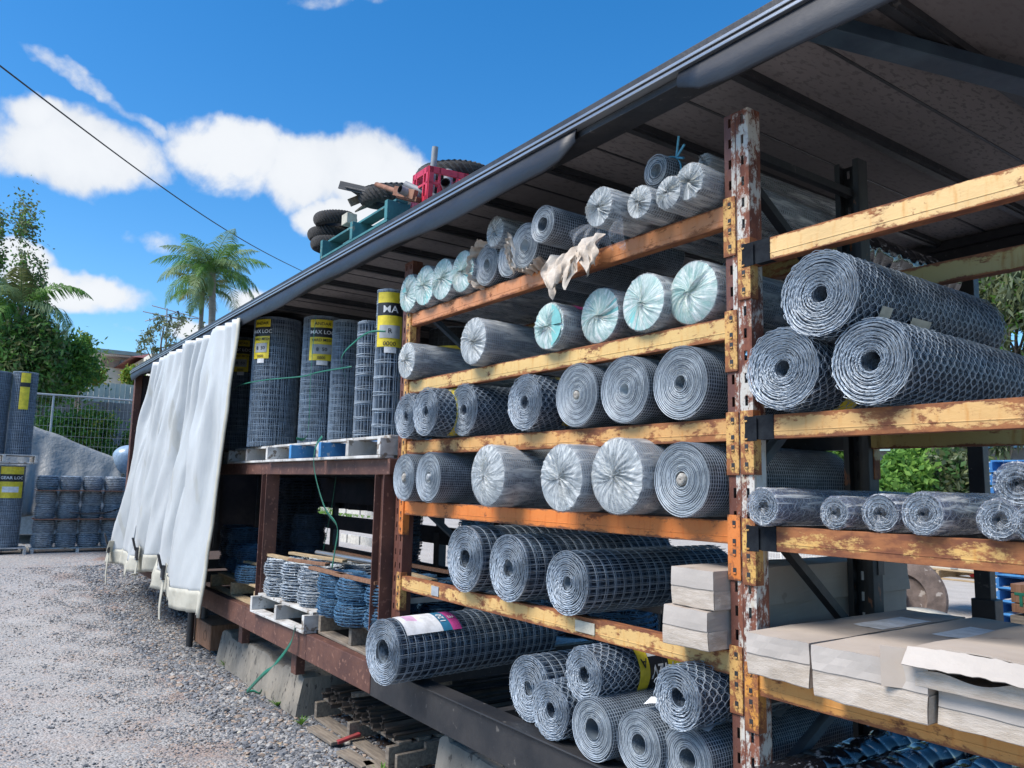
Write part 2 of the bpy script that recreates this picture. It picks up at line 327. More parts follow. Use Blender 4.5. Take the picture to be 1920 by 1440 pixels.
def roll_geo(kind, r, L, seed, hole=.028):
    q = np.random.default_rng(seed); g = G(); wob = make_wob(seed, .012 if kind != 'fine' else .006)
    if kind == 'hex':
        core, face, w = 'core_hex', 'face_hex', 'wire_mid'
        d = .012; fd = .012; pitch = .019; ncell = max(8, int(2*PI*r/.042)); n = ncell*4
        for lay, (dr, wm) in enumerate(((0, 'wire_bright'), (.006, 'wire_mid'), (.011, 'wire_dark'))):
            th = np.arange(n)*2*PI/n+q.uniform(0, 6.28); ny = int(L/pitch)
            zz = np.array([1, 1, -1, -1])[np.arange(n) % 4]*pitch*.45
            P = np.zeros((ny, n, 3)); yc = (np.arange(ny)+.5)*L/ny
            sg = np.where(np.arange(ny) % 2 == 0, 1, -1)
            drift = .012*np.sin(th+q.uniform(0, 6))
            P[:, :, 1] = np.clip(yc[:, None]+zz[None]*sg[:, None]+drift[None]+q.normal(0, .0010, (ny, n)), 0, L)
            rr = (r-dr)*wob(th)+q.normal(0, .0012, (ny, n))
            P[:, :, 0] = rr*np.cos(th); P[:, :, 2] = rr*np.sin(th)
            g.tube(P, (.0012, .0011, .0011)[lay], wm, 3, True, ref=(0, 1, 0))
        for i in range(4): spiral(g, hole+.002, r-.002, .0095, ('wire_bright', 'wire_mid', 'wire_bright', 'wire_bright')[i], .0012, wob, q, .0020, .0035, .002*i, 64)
    elif kind == 'weld' or kind == 'open':
        core, face = 'core_weld', 'face_weld'; d = .018; fd = .016; ax = .05; nl = max(10, int(2*PI*r/(.048 if kind == 'open' else .030)))
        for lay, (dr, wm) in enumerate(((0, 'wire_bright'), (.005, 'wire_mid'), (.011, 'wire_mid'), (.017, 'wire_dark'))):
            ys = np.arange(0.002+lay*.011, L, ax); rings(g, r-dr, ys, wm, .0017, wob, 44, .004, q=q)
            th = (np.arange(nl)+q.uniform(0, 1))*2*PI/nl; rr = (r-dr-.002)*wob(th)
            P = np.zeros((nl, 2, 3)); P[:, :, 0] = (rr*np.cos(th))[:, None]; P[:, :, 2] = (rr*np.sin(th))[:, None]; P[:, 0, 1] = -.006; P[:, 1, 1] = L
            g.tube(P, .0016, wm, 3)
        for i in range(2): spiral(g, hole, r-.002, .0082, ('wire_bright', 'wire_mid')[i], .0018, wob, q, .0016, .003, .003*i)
    elif kind == 'yard':
        core, face = 'core_weld', 'face_weld'; d = .018; fd = .014
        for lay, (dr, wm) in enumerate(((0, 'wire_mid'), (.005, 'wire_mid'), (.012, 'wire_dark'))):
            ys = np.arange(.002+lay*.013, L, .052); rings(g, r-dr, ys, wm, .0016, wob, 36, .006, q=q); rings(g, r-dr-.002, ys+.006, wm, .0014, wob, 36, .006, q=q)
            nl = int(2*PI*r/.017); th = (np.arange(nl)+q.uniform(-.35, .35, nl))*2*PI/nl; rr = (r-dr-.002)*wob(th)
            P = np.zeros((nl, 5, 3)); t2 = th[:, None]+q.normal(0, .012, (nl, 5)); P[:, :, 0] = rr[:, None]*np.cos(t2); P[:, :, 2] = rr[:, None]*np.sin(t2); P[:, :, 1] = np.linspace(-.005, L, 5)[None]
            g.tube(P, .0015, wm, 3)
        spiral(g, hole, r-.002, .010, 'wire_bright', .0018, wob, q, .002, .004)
    elif kind == 'lock':
        core, face = 'core_lock', 'face_weld'; d = .022; fd = .01; nl = int(2*PI*r/.022)
        ys = np.concatenate([np.arange(0, .35, .075), np.arange(.35, L, .10)])
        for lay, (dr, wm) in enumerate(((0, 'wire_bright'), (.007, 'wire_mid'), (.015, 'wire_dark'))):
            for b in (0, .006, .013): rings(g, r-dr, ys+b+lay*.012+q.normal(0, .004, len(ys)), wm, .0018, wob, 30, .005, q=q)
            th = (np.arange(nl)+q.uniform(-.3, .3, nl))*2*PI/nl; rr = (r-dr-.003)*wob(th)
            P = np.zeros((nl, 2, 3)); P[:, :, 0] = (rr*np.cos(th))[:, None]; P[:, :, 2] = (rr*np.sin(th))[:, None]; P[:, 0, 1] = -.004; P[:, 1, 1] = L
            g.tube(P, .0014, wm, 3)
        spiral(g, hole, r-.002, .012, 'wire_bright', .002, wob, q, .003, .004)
    elif kind == 'fine':
        core, face = 'core_fine', 'face_fine'; d = .006; fd = .002; ax = .0125; nl = int(2*PI*r/.0135)
        ys = np.arange(.004, L, ax); rings(g, r, ys, 'wire_bright', .0011, wob, 36)
        th = np.arange(nl)*2*PI/nl; rr = (r-.001)*wob(th)
        P = np.zeros((nl, 2, 3)); P[:, :, 0] = (rr*np.cos(th))[:, None]; P[:, :, 2] = (rr*np.sin(th))[:, None]; P[:, 0, 1] = 0; P[:, 1, 1] = L
        g.tube(P, .0010, 'wire_bright', 3)
        spiral(g, hole, r-.001, .0075, 'wire_bright', .0013, wob, q, .0008, .001, -.001)
    elif kind == 'black':
        core, face = 'core_black', 'face_hex'; d = .004; fd = .006
        spiral(g, hole, r-.004, .014, 'wire_mid', .0016, wob, q, .002, .003)
    prof = [(.003, .12), (hole, .12), (hole, fd)]
    ri = np.linspace(hole, r-d, 9)[1:]
    bumps = q.normal(0, 1, 9)*(.006 if kind == 'fine' else .002)
    fp = [(a, fd+abs(bumps[i])*(1 if i < 7 else 0)) for i, a in enumerate(ri)]
    g.grid(lathe(prof, 48, wob), face, True, True); g.grid(lathe([(hole, fd)]+fp, 48, wob), face, True, True)
    g.grid(lathe([(r-d, fd), (r-d, L)], 48, wob), core, True, True)
    g.grid(lathe([(r-d, L), (hole, L), (.003, L-.05)], 48, wob), face, True, True)
    return g
def plastic_wrap(r, L, seed, cap='film_cap', side='film_side', Ls=None, ragged=.0, knot=True, puff=.012):
    q = np.random.default_rng(seed+99); g = G(); wob = make_wob(seed, .012); n = 120; th = np.arange(n)*2*PI/n
    ple = np.zeros(n)
    for f in range(9, 44, 3): ple += np.sin(th*f+q.uniform(0, 6.28))*q.uniform(.3, 1)
    ple = ple/3.0*(1+.8*np.sin(th*2+seed)+.5*np.sin(th*3.0+seed*2)); lop = .006*np.sin(th+seed)+.004*np.sin(2*th+seed*3)
    rho = np.array([.0, .05, .1, .18, .28, .4, .52, .64, .76, .86, .94, .985]); P = []
    for k, h in enumerate(rho):
        amp = .006*math.sin(PI*min(1, h*1.15+.08))+.0025
        hh = (-.006 if knot else .012)*math.exp(-(h/.10)**2)
        y = -puff*(1-h**3)*(.55+.45*h)-.004+hh+amp*ple*(1 if h > .07 else .3)+lop*math.sin(PI*h)
        t2 = th+(.5*(1-h)**2)*(1 if seed % 2 else -1)
        rr = max(h*r, .006)*wob(th)
        P.append(np.stack([rr*np.cos(t2), y, rr*np.sin(t2)], -1))
    g.grid(np.array(P), cap, True, True)
    Ls = Ls or L; ns = 16; ys = np.linspace(0, Ls, ns); Q = []
    for k, y in enumerate(ys):
        rr = (r*1.012+.002+.0016*np.sin(th*5+y*30+seed)*np.sin(y*19)+.0012*ple*math.exp(-y/.06))*wob(th)
        yy = y+(ragged*(ple+1) if k == ns-1 else 0)
        Q.append(np.stack([rr*np.cos(th), yy+0*th, rr*np.sin(th)], -1))
    Q.insert(0, P[-1]); g.grid(np.array(Q), side, True, True)
    if knot:
        pts = np.array([(0, -puff*.5, 0), (.004, -puff-.012, -.003), (.010, -puff-.020, -.012)]); g.tube(pts, np.array([.010, .006, .011]), cap, 6, ref=(1, 0, 0))
    return g
def bent(r, u0, u1, y0, y1, th0, nu=10, ny=6, off=.004, warp=.0):
    us = np.linspace(u0, u1, nu); ys = np.linspace(y0, y1, ny); P = np.zeros((nu, ny, 3))
    for i, u in enumerate(us):
        t = th0+u/r
        for j, y in enumerate(ys):
            rr = r+off+warp*math.sin(7*u/r+9*y+u0*50)*.5
            P[i, j] = (rr*math.cos(t), y, rr*math.sin(t))
    return P
def bent_text(g, s, size, r, th0, u, y, m, rot=0, off=.006, bold=.02):
    V, F = text2d(s, size, bold); c, sn = math.cos(rot), math.sin(rot)
    a = V[:, 0]*c-V[:, 1]*sn+u; b = V[:, 0]*sn+V[:, 1]*c
    t = th0+a/r; W = np.stack([(r+off)*np.cos(t), y-b, (r+off)*np.sin(t)], -1)
    g.add(W, tri_faces(F), m)
def letters(parent, r, th, items):
    for s_, sz, u, y, m, rot, off in items:
        g = G(); bent_text(g, s_, sz, r, th, u, y, m, rot, off, .01); g.build('lettering', parent)
# a roll as a thing: Empty at its base + parts
def wire_roll(name, kind, x, y, zc, r, L, seed, label, cat='wire roll', group=None, wrap=None, rot=(0, 0, 0), hole=.028, standing=False, parts=None):
    root = empty(name, (x, y, zc), rot, label=label, cat=cat, group=group)
    roll_geo(kind, r, L, seed, hole).build('wire_mesh', root)
    if wrap: 
        if wrap.get('disc'):
            g = G(); g.grid(lathe([(.004, -.004), (r*.97, -.003), (r*.97, .002)], 40), 'teal_disc', False, True); g.build('end_disc', root)
        w = dict(wrap); w.setdefault('cap', 'film_teal' if wrap.get('disc') else 'film_cap'); w.pop('disc', None); plastic_wrap(r, L, seed, **w).build('plastic_wrap', root)
    return root

# ------------------------------------------------------------------ ground
def sstep(v, a, b): t = np.clip((v-a)/(b-a), 0, 1); return t*t*(3-2*t)
def gz(x, y):
    x = np.asarray(x, float); y = np.asarray(y, float)
    h = .45*sstep(-x, 9, 15)+.35*sstep(-x, 16, 20)+1.9*sstep(-x, 22, 32)+3.4*sstep(-x, 34, 48)
    return h*(1-sstep(y, 9, 15)) - .01
def ground():
    m, N = newmat('gravel'); o = N.obj(); 
    v1 = N.n('TexVoronoi', {'Vector': o, 'Scale': 62.0, 'Randomness': 1.0}); v2 = N.n('TexVoronoi', {'Vector': o, 'Scale': 27.0})
    big = N.noise(N.sc(o, 1, 1.6, 1), .55, 6, .6); mid = N.noise(o, 3.2, 5, .6)
    h = N.m('SUBTRACT', 1.0, v1.outputs['Distance']); sh = N.n('SeparateXYZ', {0: v1.outputs['Color']})
    stone = N.mix(N.ramp(sh.outputs[0], .1, .9), (.17, .18, .195), (.40, .39, .375))
    stone = N.mix(N.ramp(sh.outputs[1], .84, .9), stone, (.40, .29, .22))
    dust = N.mix(N.ramp(mid, .35, .7), (.34, .325, .305), (.43, .415, .395))
    f = N.m('ADD', N.ramp(big, .40, .66, 0, .35), N.ramp(N.noise(o, 24, 4), .45, .7, 0, .30))
    sp = N.n('SeparateXYZ', {0: o})
    f = N.m('ADD', f, N.m('MULTIPLY', N.ramp(N.m('ADD', sp.outputs[1], N.m('MULTIPLY', big, 1.5)), .3, -.6), .26))
    col = N.mix(f, stone, dust)
    red = N.m('MULTIPLY', N.ramp(N.noise(o, 1.6, 4), .50, .66), N.ramp(sp.outputs[1], -1.6, -.1, .1, .6))
    col = N.mix(red, col, (.26, .15, .105))
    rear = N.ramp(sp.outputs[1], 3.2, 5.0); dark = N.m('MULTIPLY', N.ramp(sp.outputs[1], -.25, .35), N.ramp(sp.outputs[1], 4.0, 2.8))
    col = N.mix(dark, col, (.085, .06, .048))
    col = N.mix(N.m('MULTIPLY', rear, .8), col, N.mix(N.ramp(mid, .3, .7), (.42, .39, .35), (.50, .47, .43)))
    B(N, col=col, rough=.92, spec=.2, normal=N.bump(N.m('ADD', N.m('MULTIPLY', h, .6), N.m('MULTIPLY', v2.outputs['Distance'], -.5)), .9, .014))
    xs = np.concatenate([np.linspace(-3000, -60, 12), np.linspace(-50, -14, 40), np.linspace(-13.5, 3, 120), np.linspace(4, 40, 10), np.array([200, 3000])])
    ys = np.concatenate([np.array([-3000, -200, -40, -15]), np.linspace(-8, 4, 100), np.linspace(4.5, 20, 20), np.array([30, 60, 200, 3000])])
    X, Y = np.meshgrid(xs, ys, indexing='ij'); Z = gz(X, Y)
    near = (X > -14) & (X < 4) & (Y > -8) & (Y < 4)
    Z = Z+np.where(near, .012*np.sin(X*2.1+Y)*np.sin(Y*3.3)+.006*np.sin(X*7)*np.cos(Y*9), 0)
    g = G(); g.grid(np.stack([X, Y, Z], -1), 'gravel'); g.build('ground', kind='structure')
ground()
for nm, c in (('stone_grey', (.21, .22, .235)), ('stone_pale', (.40, .39, .37)), ('stone_dark', (.11, .12, .135)), ('stone_tan', (.36, .28, .22))): mottled(nm, c, tuple(x*.7 for x in c), 60, .85, 0, .3)
def stones():
    ico = []; t = (1+5**.5)/2
    base = np.array([(-1, t, 0), (1, t, 0), (-1, -t, 0), (1, -t, 0), (0, -1, t), (0, 1, t), (0, -1, -t), (0, 1, -t), (t, 0, -1), (t, 0, 1), (-t, 0, -1), (-t, 0, 1)])/1.9
    F = np.array([(0, 11, 5), (0, 5, 1), (0, 1, 7), (0, 7, 10), (0, 10, 11), (1, 5, 9), (5, 11, 4), (11, 10, 2), (10, 7, 6), (7, 1, 8), (3, 9, 4), (3, 4, 2), (3, 2, 6), (3, 6, 8), (3, 8, 9), (4, 9, 5), (2, 4, 11), (6, 2, 10), (8, 6, 7), (9, 8, 1)])
    n = 80000; x = -2.5-rng.random(n)**1.15*11; y = np.where(rng.random(n) < .74, rng.uniform(-2.8, .3, n), rng.normal(-.15, .35, n))
    keep = (y < 1.0) & (y > -2.9) & ((y > -1.1) | (rng.random(n) < .45)); x, y = x[keep], y[keep]; n = len(x)
    s = rng.gamma(5, .0015, n)*(.68+.65*(y > -.5)); A = rng.uniform(.55, 1.3, (n, 12, 1)); rot = rng.uniform(0, 6.28, n)
    V = base[None]*A*np.stack([s*1.25, s, s*.62], -1)[:, None]
    c, sn = np.cos(rot)[:, None], np.sin(rot)[:, None]; X = V[..., 0]*c-V[..., 1]*sn; Y = V[..., 0]*sn+V[..., 1]*c
    V = np.stack([X+x[:, None], Y+y[:, None], V[..., 2]+(gz(x, y)+.012*np.sin(x*2.1+y)*np.sin(y*3.3)+s*.15+.001)[:, None]], -1)
    g = G(); k = rng.choice(4, n, p=[.52, .2, .18, .10])
    for i, m in enumerate(('stone_grey', 'stone_pale', 'stone_dark', 'stone_tan')):
        q = V[k == i]; off = (np.arange(len(q))*12)[:, None, None]; g.add(q.reshape(-1, 3), (F[None]+off).reshape(-1, 3), m)
    g.build('gravel_stones', kind='stuff', label='loose grey crushed stone scattered over the yard beside the trailer', cat='gravel')
stones()

# ------------------------------------------------------------------ trailer (long curtain-sided body used as a shed)
X0, X1, YB = -12.15, 1.7, 2.62
tr = empty('trailer_body', (-5, 1.25, .5), label='long dark curtain-sided trailer body with flat roof, used as an open storage shed', cat='trailer')
tr.matrix_parent_inverse = Matrix.Identity(4)
def tp(g, name, **k):
    o = g.build(name, tr, loc=(5, -1.25, -.5), **k); return o
g = G(); g.box(((X0+X1)/2, (YB-.12)/2, 3.215), (X1-X0, YB+.12, .03), 'roof_ply'); tp(g, 'roof_panel')
g = G(); g.box(((X0+X1)/2, (YB-.1)/2, 3.238), (X1-X0+.04, YB+.2, .012), 'roof_top'); tp(g, 'roof_skin')
k = 0; x = -1.695+.54*5
for i_ in range(25):
    g = G(); g.box((-1.425+.54*(4-i_), YB/2-.03, 3.1985), (.012, YB, .003), 'roof_top'); tp(g, 'panel_seam')
    if -1.425+.54*(3-i_) < X0: break
while x > X0:
    if x < X1-.1:
        g = G(); g.box((x, YB/2-.03, 3.186), (.060, YB+.04, .028), 'steel_black'); g.box((x, YB/2-.03, 3.168), (.030, YB+.04, .012), 'steel_black'); tp(g, 'roof_rib')
    x -= .54
g = G()
for zc, h, y, m in ((3.222, .036, -.165, 'roof_top'), (3.196, .012, -.185, 'alloy'), (3.183, .008, -.180, 'steel_black'), (3.172, .012, -.187, 'alloy'), (3.150, .030, -.15, 'steel_black')):
    g.box(((X0+X1)/2, (y-.08)/2, zc), (X1-X0+.06, abs(y)-.08+.05, h), m)
tp(g, 'side_rail', bev=.002)
def valance(xa, xb, name, seed):
    g = G(); xs = np.linspace(xa, xb, max(12, int((xb-xa)*10))); P = []
    for x in xs:
        sag = .014*math.sin(x*1.9+seed)+.008*math.sin(x*5.1); e = min((x-xa)/.18, (xb-x)/.18, 1); e = max(e, 0)**.5
        row = []
        for a in np.linspace(0, 1, 12):
            an = a*2.6; drop = (.118+sag)*(.45+.55*e)
            row.append((x, -.190-.020*math.sin(an)*(.5+.5*e), 3.166-drop*a**.9))
        P.append(row)
    g.grid(np.array(P), 'valance'); o = tp(g, name); s = o.modifiers.new('s', 'SOLIDIFY'); s.thickness = .005
valance(X0, -2.36, 'rolled_valance', 1); valance(-1.80, X1, 'rolled_valance', 4)
g = G(); g.box(((X0+X1)/2, YB-.03, 3.12), (X1-X0, .07, .14), 'steel_black'); g.box(((X0+X1)/2, YB-.09, 3.165), (X1-X0, .04, .05), 'steel_black'); tp(g, 'rear_rail')
for x in (-11.2, -8.1, -5.2, -2.1, .95):
    g = G(); g.box((x, YB-.03, 2.08), (.085, .07, 1.95), 'steel_black'); g.box((x+.005, YB-.03, .83), (.125, .10, .60), 'steel_black'); tp(g, 'rear_post', bev=.004)
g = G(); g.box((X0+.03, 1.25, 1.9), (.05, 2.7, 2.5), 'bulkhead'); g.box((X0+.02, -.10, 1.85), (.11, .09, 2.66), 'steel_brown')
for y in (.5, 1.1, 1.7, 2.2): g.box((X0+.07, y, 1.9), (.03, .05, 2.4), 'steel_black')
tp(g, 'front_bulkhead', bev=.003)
# chassis: outer rail brown to the left, black to the right, stubs, cross members
g = G()
for a, b in ((X0+.1, -10.4), (-10.396, -8.3), (-8.296, -6.6), (-6.596, -5.25), (-5.246, -4.25)): g.box(((a+b)/2, -.07, .585), (b-a, .07, .17), 'steel_brown')
g.box((-1.2, -.07, .583), (6.08, .072, .175), 'steel_black'); g.box((-1.2, -.07, .676), (6.08, .11, .008), 'steel_black')
tp(g, 'chassis_rail', bev=.004)
g = G(); g.box(((X0+X1)/2, 2.5, .585), (X1-X0, .07, .17), 'steel_black'); tp(g, 'chassis_rail', bev=.004)
for x in (-11, -9.6, -8.2, -6.9, -5.6, -4.25, -3.2, -2.1, -.9, .4):
    g = G(); g.box((x, 1.22, .575), (.06, 2.48, .12), 'steel_black'); tp(g, 'cross_member')
for x, y in ((-7.05, .10), (-5.75, .10), (-9.0, .2)):
    g = G(); zb = .30 if x > -8 else .08; g.box((x, y-.06, (zb+.51)/2), (.10, .07, .51-zb), 'steel_brown'); tp(g, 'support_stub', bev=.004)
for x, y in ((-8.62, -.02), (-8.5, .08)):
    g = G(); g.tube([(x, y, .5), (x, y, .0)], .035, 'steel_black', 10); tp(g, 'landing_leg')
g = G(); 
for p in ((-.95, 3.135, 0), ): pass
g.bar((-1.32, -.12, 3.135), (-.80, 1.60, 3.11), .085, .05, 'steel_blue'); tp(g, 'roof_brace', bev=.003)
for p_, q_2 in ((893, 945), (970, 997), (1030, 1085)):
    za, zb_ = at(670, p_, 'y', 2.6)[2], at(670, q_2, 'y', 2.6)[2]
    g = G(); g.box((-8.75, 2.56, (za+zb_)/2), (6.9, .03, abs(za-zb_)), 'bulkhead'); tp(g, 'side_board')
# rear curtain (inside dark)
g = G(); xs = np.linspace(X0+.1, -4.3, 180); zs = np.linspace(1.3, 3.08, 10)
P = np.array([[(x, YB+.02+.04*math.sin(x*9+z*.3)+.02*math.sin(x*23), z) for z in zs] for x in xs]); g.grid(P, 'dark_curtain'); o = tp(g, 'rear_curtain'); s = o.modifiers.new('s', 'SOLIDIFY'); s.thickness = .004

# ------------------------------------------------------------------ front white curtain
def curtain():
    root = empty('side_curtain', (-9.6, -.2, .5), label='white weathered tarpaulin curtain gathered in folds at the left end of the trailer', cat='curtain')
    nu, nv = 260, 46
    def surf(u, v):   # u 0 left .. 1 right, v 0 top .. 1 bottom
        xt = -10.40+(3.50)*u; xb = -11.75+(4.62)*u; x = xt+(xb-xt)*(v**1.15)
        f = 2*PI*u
        ph = f*5.2+1.5*math.sin(f*1.3+1)+1.2*v+.8*math.sin(u*9+v*2.2)
        A = (.03+.085*v**.7)*(1-.35*v)
        y = A*(.35*math.sin(ph)+.75*(1-2*abs(math.sin(ph*.5+.3*math.sin(f*2)))**.8))+.028*math.sin(f*17+2*v)*(1-v)**1.3+.02*math.sin(f*3.1+4*v)+.010*math.sin(ph*2.3+9*v)
        ed = min(1, (1-u)*7+.12)
        y *= .25+.75*ed
        y += .003*mnoise.noise(Vector((u*60, v*34, 1)))+.035*ed*mnoise.noise(Vector((u*8-v*3, v*2.0, 3)))+.018*mnoise.noise(Vector((u*26+v*5, v*6, 7)))*(.4+.6*abs(math.sin(v*5)))+.022*math.sin(u*95+3*math.sin(v*3))*max(0, 1-v*3.2)
        zb = .56+.030*math.sin(f*2.2)+(.09 if .34 < u < .58 else 0)-.06*(u > .80)+.02*math.floor(u*9) % .03
        zt = 3.10
        return x+.02*math.cos(ph), -.235+y-.07*v, zt+(zb-zt)*v
    g = G(); P = np.array([[surf(u, v*.935) for v in np.linspace(0, 1, nv)] for u in np.linspace(0, 1, nu)]); g.grid(P, 'curtain')
    o = g.build('fabric', root, loc=(9.6, .2, -.5)); s = o.modifiers.new('s', 'SOLIDIFY'); s.thickness = .004
    g = G(); P = np.array([[np.array(surf(u, v))+(0, -.007, 0) for v in np.linspace(.925, 1, 6)] for u in np.linspace(0, 1, nu)]); g.grid(P, 'curtain_hem')
    o = g.build('hem', root, loc=(9.6, .2, -.5)); s = o.modifiers.new('s', 'SOLIDIFY'); s.thickness = .004
    g = G()
    P = []
    for v in np.linspace(0, 1, 30):
        a = np.array(surf(1.0, v)); P.append([a+(-.03, -.02, 0), a+(.035, -.035, 0), a+(.06, -.02, 0)])
    g.grid(np.array(P), 'curtain_hem'); o = g.build('edge_pole', root, loc=(9.6, .2, -.5)); s = o.modifiers.new('s', 'SOLIDIFY'); s.thickness = .012
    for u, zt, ln in ((.045, .78, .68), (.70, .80, .70), (.40, .52, .28)):
        v = .86; b = np.array(surf(u, .93)); g = G()
        pts = [np.array(surf(u, .88))+(0, -.03, 0), b+(0, -.04, -.02), b+(-.02, -.05, -.18), b+(-.05, -.05, -.30 if ln > .3 else -.2), b+(-.06, -.04, -.42 if ln > .3 else -.24)]
        for p, q in zip(pts[:-1], pts[1:]): g.bar(p, q, .075, .008, 'curtain_hem')
        st = g.build('strap', root, loc=(9.6, .2, -.5))
        g = G(); g.box(pts[1]+np.array((0, -.012, .06)), (.08, .03, .14), 'steel_black'); g.bar(pts[1]+np.array((0, -.03, .10)), pts[1]+np.array((.01, -.07, .24)), .05, .02, 'steel_black')
        g.box(pts[1]+np.array((0, -.02, 0)), (.055, .02, .02), 'alloy'); g.build('buckle', st, bev=.003)
curtain()

# ------------------------------------------------------------------ pallet rack
rusty('up_paint', (.54, .53, .49), .178, ((.115, .042, .030), (.20, .075, .045)), .05, 5, (1, 1, .55), .62, .6, 7)
rusty('up_dark', (.13, .055, .042), .12, ((.09, .038, .03), (.20, .085, .05)), 0, 5, (1, 1, .6), .7)
mottled('up_black', (.020, .024, .028), (.045, .050, .052), 5, .6, .1, .4, c3=(.20, .09, .05), c3s=22, c3t=.64, stretch=(1, 1, .4))
beams = {  # name: paint, rust amount, edge
 'bm_peach': ((.62, .27, .12), .095), 'bm_cream': ((.66, .45, .18), .095), 'bm_tan': ((.62, .35, .13), .13), 'bm_orange': ((.64, .20, .045), .08),
 'bm_old': ((.64, .42, .165), .125), 'bm_pale': ((.70, .48, .22), .08), 'bm_gold': ((.62, .38, .15), .13), 'bm_rust': ((.58, .36, .12), .19), 'bm_amber': ((.62, .30, .085), .10), 'bm_olive': ((.40, .30, .11), .09)}
for k_, (c_, a_) in beams.items(): rusty(k_, c_, a_, stretch=(.45, 1, 1), edge=.20, hh=.04)
for k_, c_, a_ in (('cn_tan', (.60, .36, .12), .15), ('cn_orange', (.62, .20, .05), .11), ('cn_gold', (.62, .38, .11), .16), ('cn_amber', (.58, .27, .06), .17)): rusty(k_, c_, a_, edge=.10, hh=.11, scale=9)
CN = dict(bm_tan='cn_tan', bm_orange='cn_orange', bm_gold='cn_gold', bm_amber='cn_amber')
rack = empty('pallet_rack', (-1.7, .35, .67), label='rusty orange and cream steel pallet rack holding rows of wire rolls', cat='rack')
RO = np.array([-1.7, .35, .67])
def rp(g, name, c, parent=None, **k):
    """rack part with its own origin at c (world)"""
    p = parent; base = RO if p is None else np.array(p['_o'])
    o = g.build(name, p or rack, loc=tuple(np.array(c)-base), **k); o['_o'] = [float(v) for v in c]; return o
def upright(x, y, z0, z1, flip, mat1, mat2):
    """perforated channel: front plate with two rows of real slots, folded sides and lips"""
    g = G(); w = .104; H = z1-z0; pitch = .0775; t = .004; s = 1 if flip else -1
    n = int(H/pitch); cols = ((-w/2, -.034), (-.034, -.022), (-.022, .020), (.020, .032), (.032, w/2))
    for i, (a, b) in enumerate(cols):
        m = mat1 if (a+b)/2 > -.008 else mat2
        if i in (1, 3):
            for k in range(n+1):
                za = z0+k*pitch-(.0 if k else 0)+.026; zb = min(z0+(k+1)*pitch, z1)-.006+.0
                lo = z0+k*pitch-.006 if k else z0
                zz0, zz1 = z0+k*pitch+.020, min(z0+(k+1)*pitch-.014, z1)
                if zz1 > zz0: g.box(((a+b)/2, 0, (zz0+zz1)/2-z0), (b-a, t, zz1-zz0), m)
                # solid part between slots = zz0..zz1 ; slot = the rest
        else: g.box(((a+b)/2, 0, H/2), (b-a, t, H), m)
    for sx in (-1, 1):
        g.box((sx*(w/2-.002), s*-.032, H/2), (t, .060, H), mat1 if sx > 0 else mat2)
        g.box((sx*(w/2-.012), s*-.063, H/2), (.022, t, H), mat2)
    g.box((-.0015, s*.0026, H/2), (.003, .0012, H), mat2)
    return g, (x, y, z0)
for x, mm in ((-4.165, ('up_dark', 'up_dark')), (-1.708, ('up_paint', 'up_dark')), (.72, ('up_paint', 'up_dark'))):
    g, c = upright(x, 0, .68, 3.04, False, *mm); g.box((0, .03, .004), (.14, .12, .008), 'up_dark'); rp(g, 'upright', c)
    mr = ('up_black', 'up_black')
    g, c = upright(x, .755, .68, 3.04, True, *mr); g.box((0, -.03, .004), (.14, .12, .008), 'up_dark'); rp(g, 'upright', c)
    for (ya, za), (yb, zb), mt in (((.07, 2.78), (.70, 2.36), 'steel_black'), ((.70, 2.30), (.07, 1.78), 'steel_blue'), ((.07, 1.62), (.70, 1.12), 'steel_black'), ((.70, 1.05), (.07, .72), 'steel_blue')):
        g = G(); g.bar((x+.01, ya, za), (x+.01, yb, zb), .035, .03, mt if x > -4 else ('fence_zinc' if za < 1.3 else 'steel_blue')); rp(g, 'brace', (0, 0, 0))
    for z in (1.02, 2.9):
        g = G(); g.bar((x+.01, .07, z), (x+.01, .70, z), .03, .03, 'steel_black' if x > -4 else 'fence_zinc'); rp(g, 'brace', (0, 0, 0))
def connector(beam, xc, z, mat, side, y=0., h=.215, drop=.13, sgn=-1):
    """end plate hooked on the upright, with dark hook holes and a folded side"""
    mat = CN.get(mat, mat)
    g = G(); w = .047; hz = z-.04+.0; zc = z+.02-h/2+.0
    g.box((0, sgn*.0065, 0), (w, .005, h), mat)
    for dz in (-.36, -.08, .08, .36): 
        g.box((0, sgn*.0095, dz*h), (.014, .0015, .022), 'steel_black'); g.box((.001, sgn*.0115, dz*h-.007), (.010, .003, .006), mat)
    g.box((side*(w/2+.002), -sgn*.012, 0), (.005, .042, h), mat)
    o = rp(g, 'beam_connector', (xc, y, zc), beam, bev=.0015)
def beam(x0, x1, ztop, mat, y=0., h=.078, sgn=-1, conn=True, cm=None, primer=False):
    g = G(); L = x1-x0; cy = -sgn*.022
    g.box((0, cy, 0), (L, .044, h), mat); g.box((0, cy+sgn*.0225, -h*.18), (L-.02, .002, .004), mat)
    c = ((x0+x1)/2, y, ztop-h/2); o = rp(g, 'beam', c, bev=.005)
    if conn:
        connector(o, x0-.024+.003, ztop, cm or mat, 1, y, sgn=sgn); connector(o, x1+.024-.003, ztop, cm or mat, -1, y, sgn=sgn)
    if primer:
        g = G(); g.box((0, sgn*.0012, 0), (.075, .0024, h+.002), 'black_primer'); g.box((-.047, sgn*.0098, -.004), (.0475, .0016, h+.004), 'black_primer'); g.box((.012, sgn*-.012, -h/2-.0012), (.06, .03, .0024), 'black_primer'); rp(g, 'weld_patch', (x0+.045, y, ztop-h/2), o, bev=.002)
    return o
LB = ((2.71, 'bm_peach'), (2.30, 'bm_cream'), (1.945, 'bm_tan'), (1.597, 'bm_orange'), (1.17, 'bm_old'))
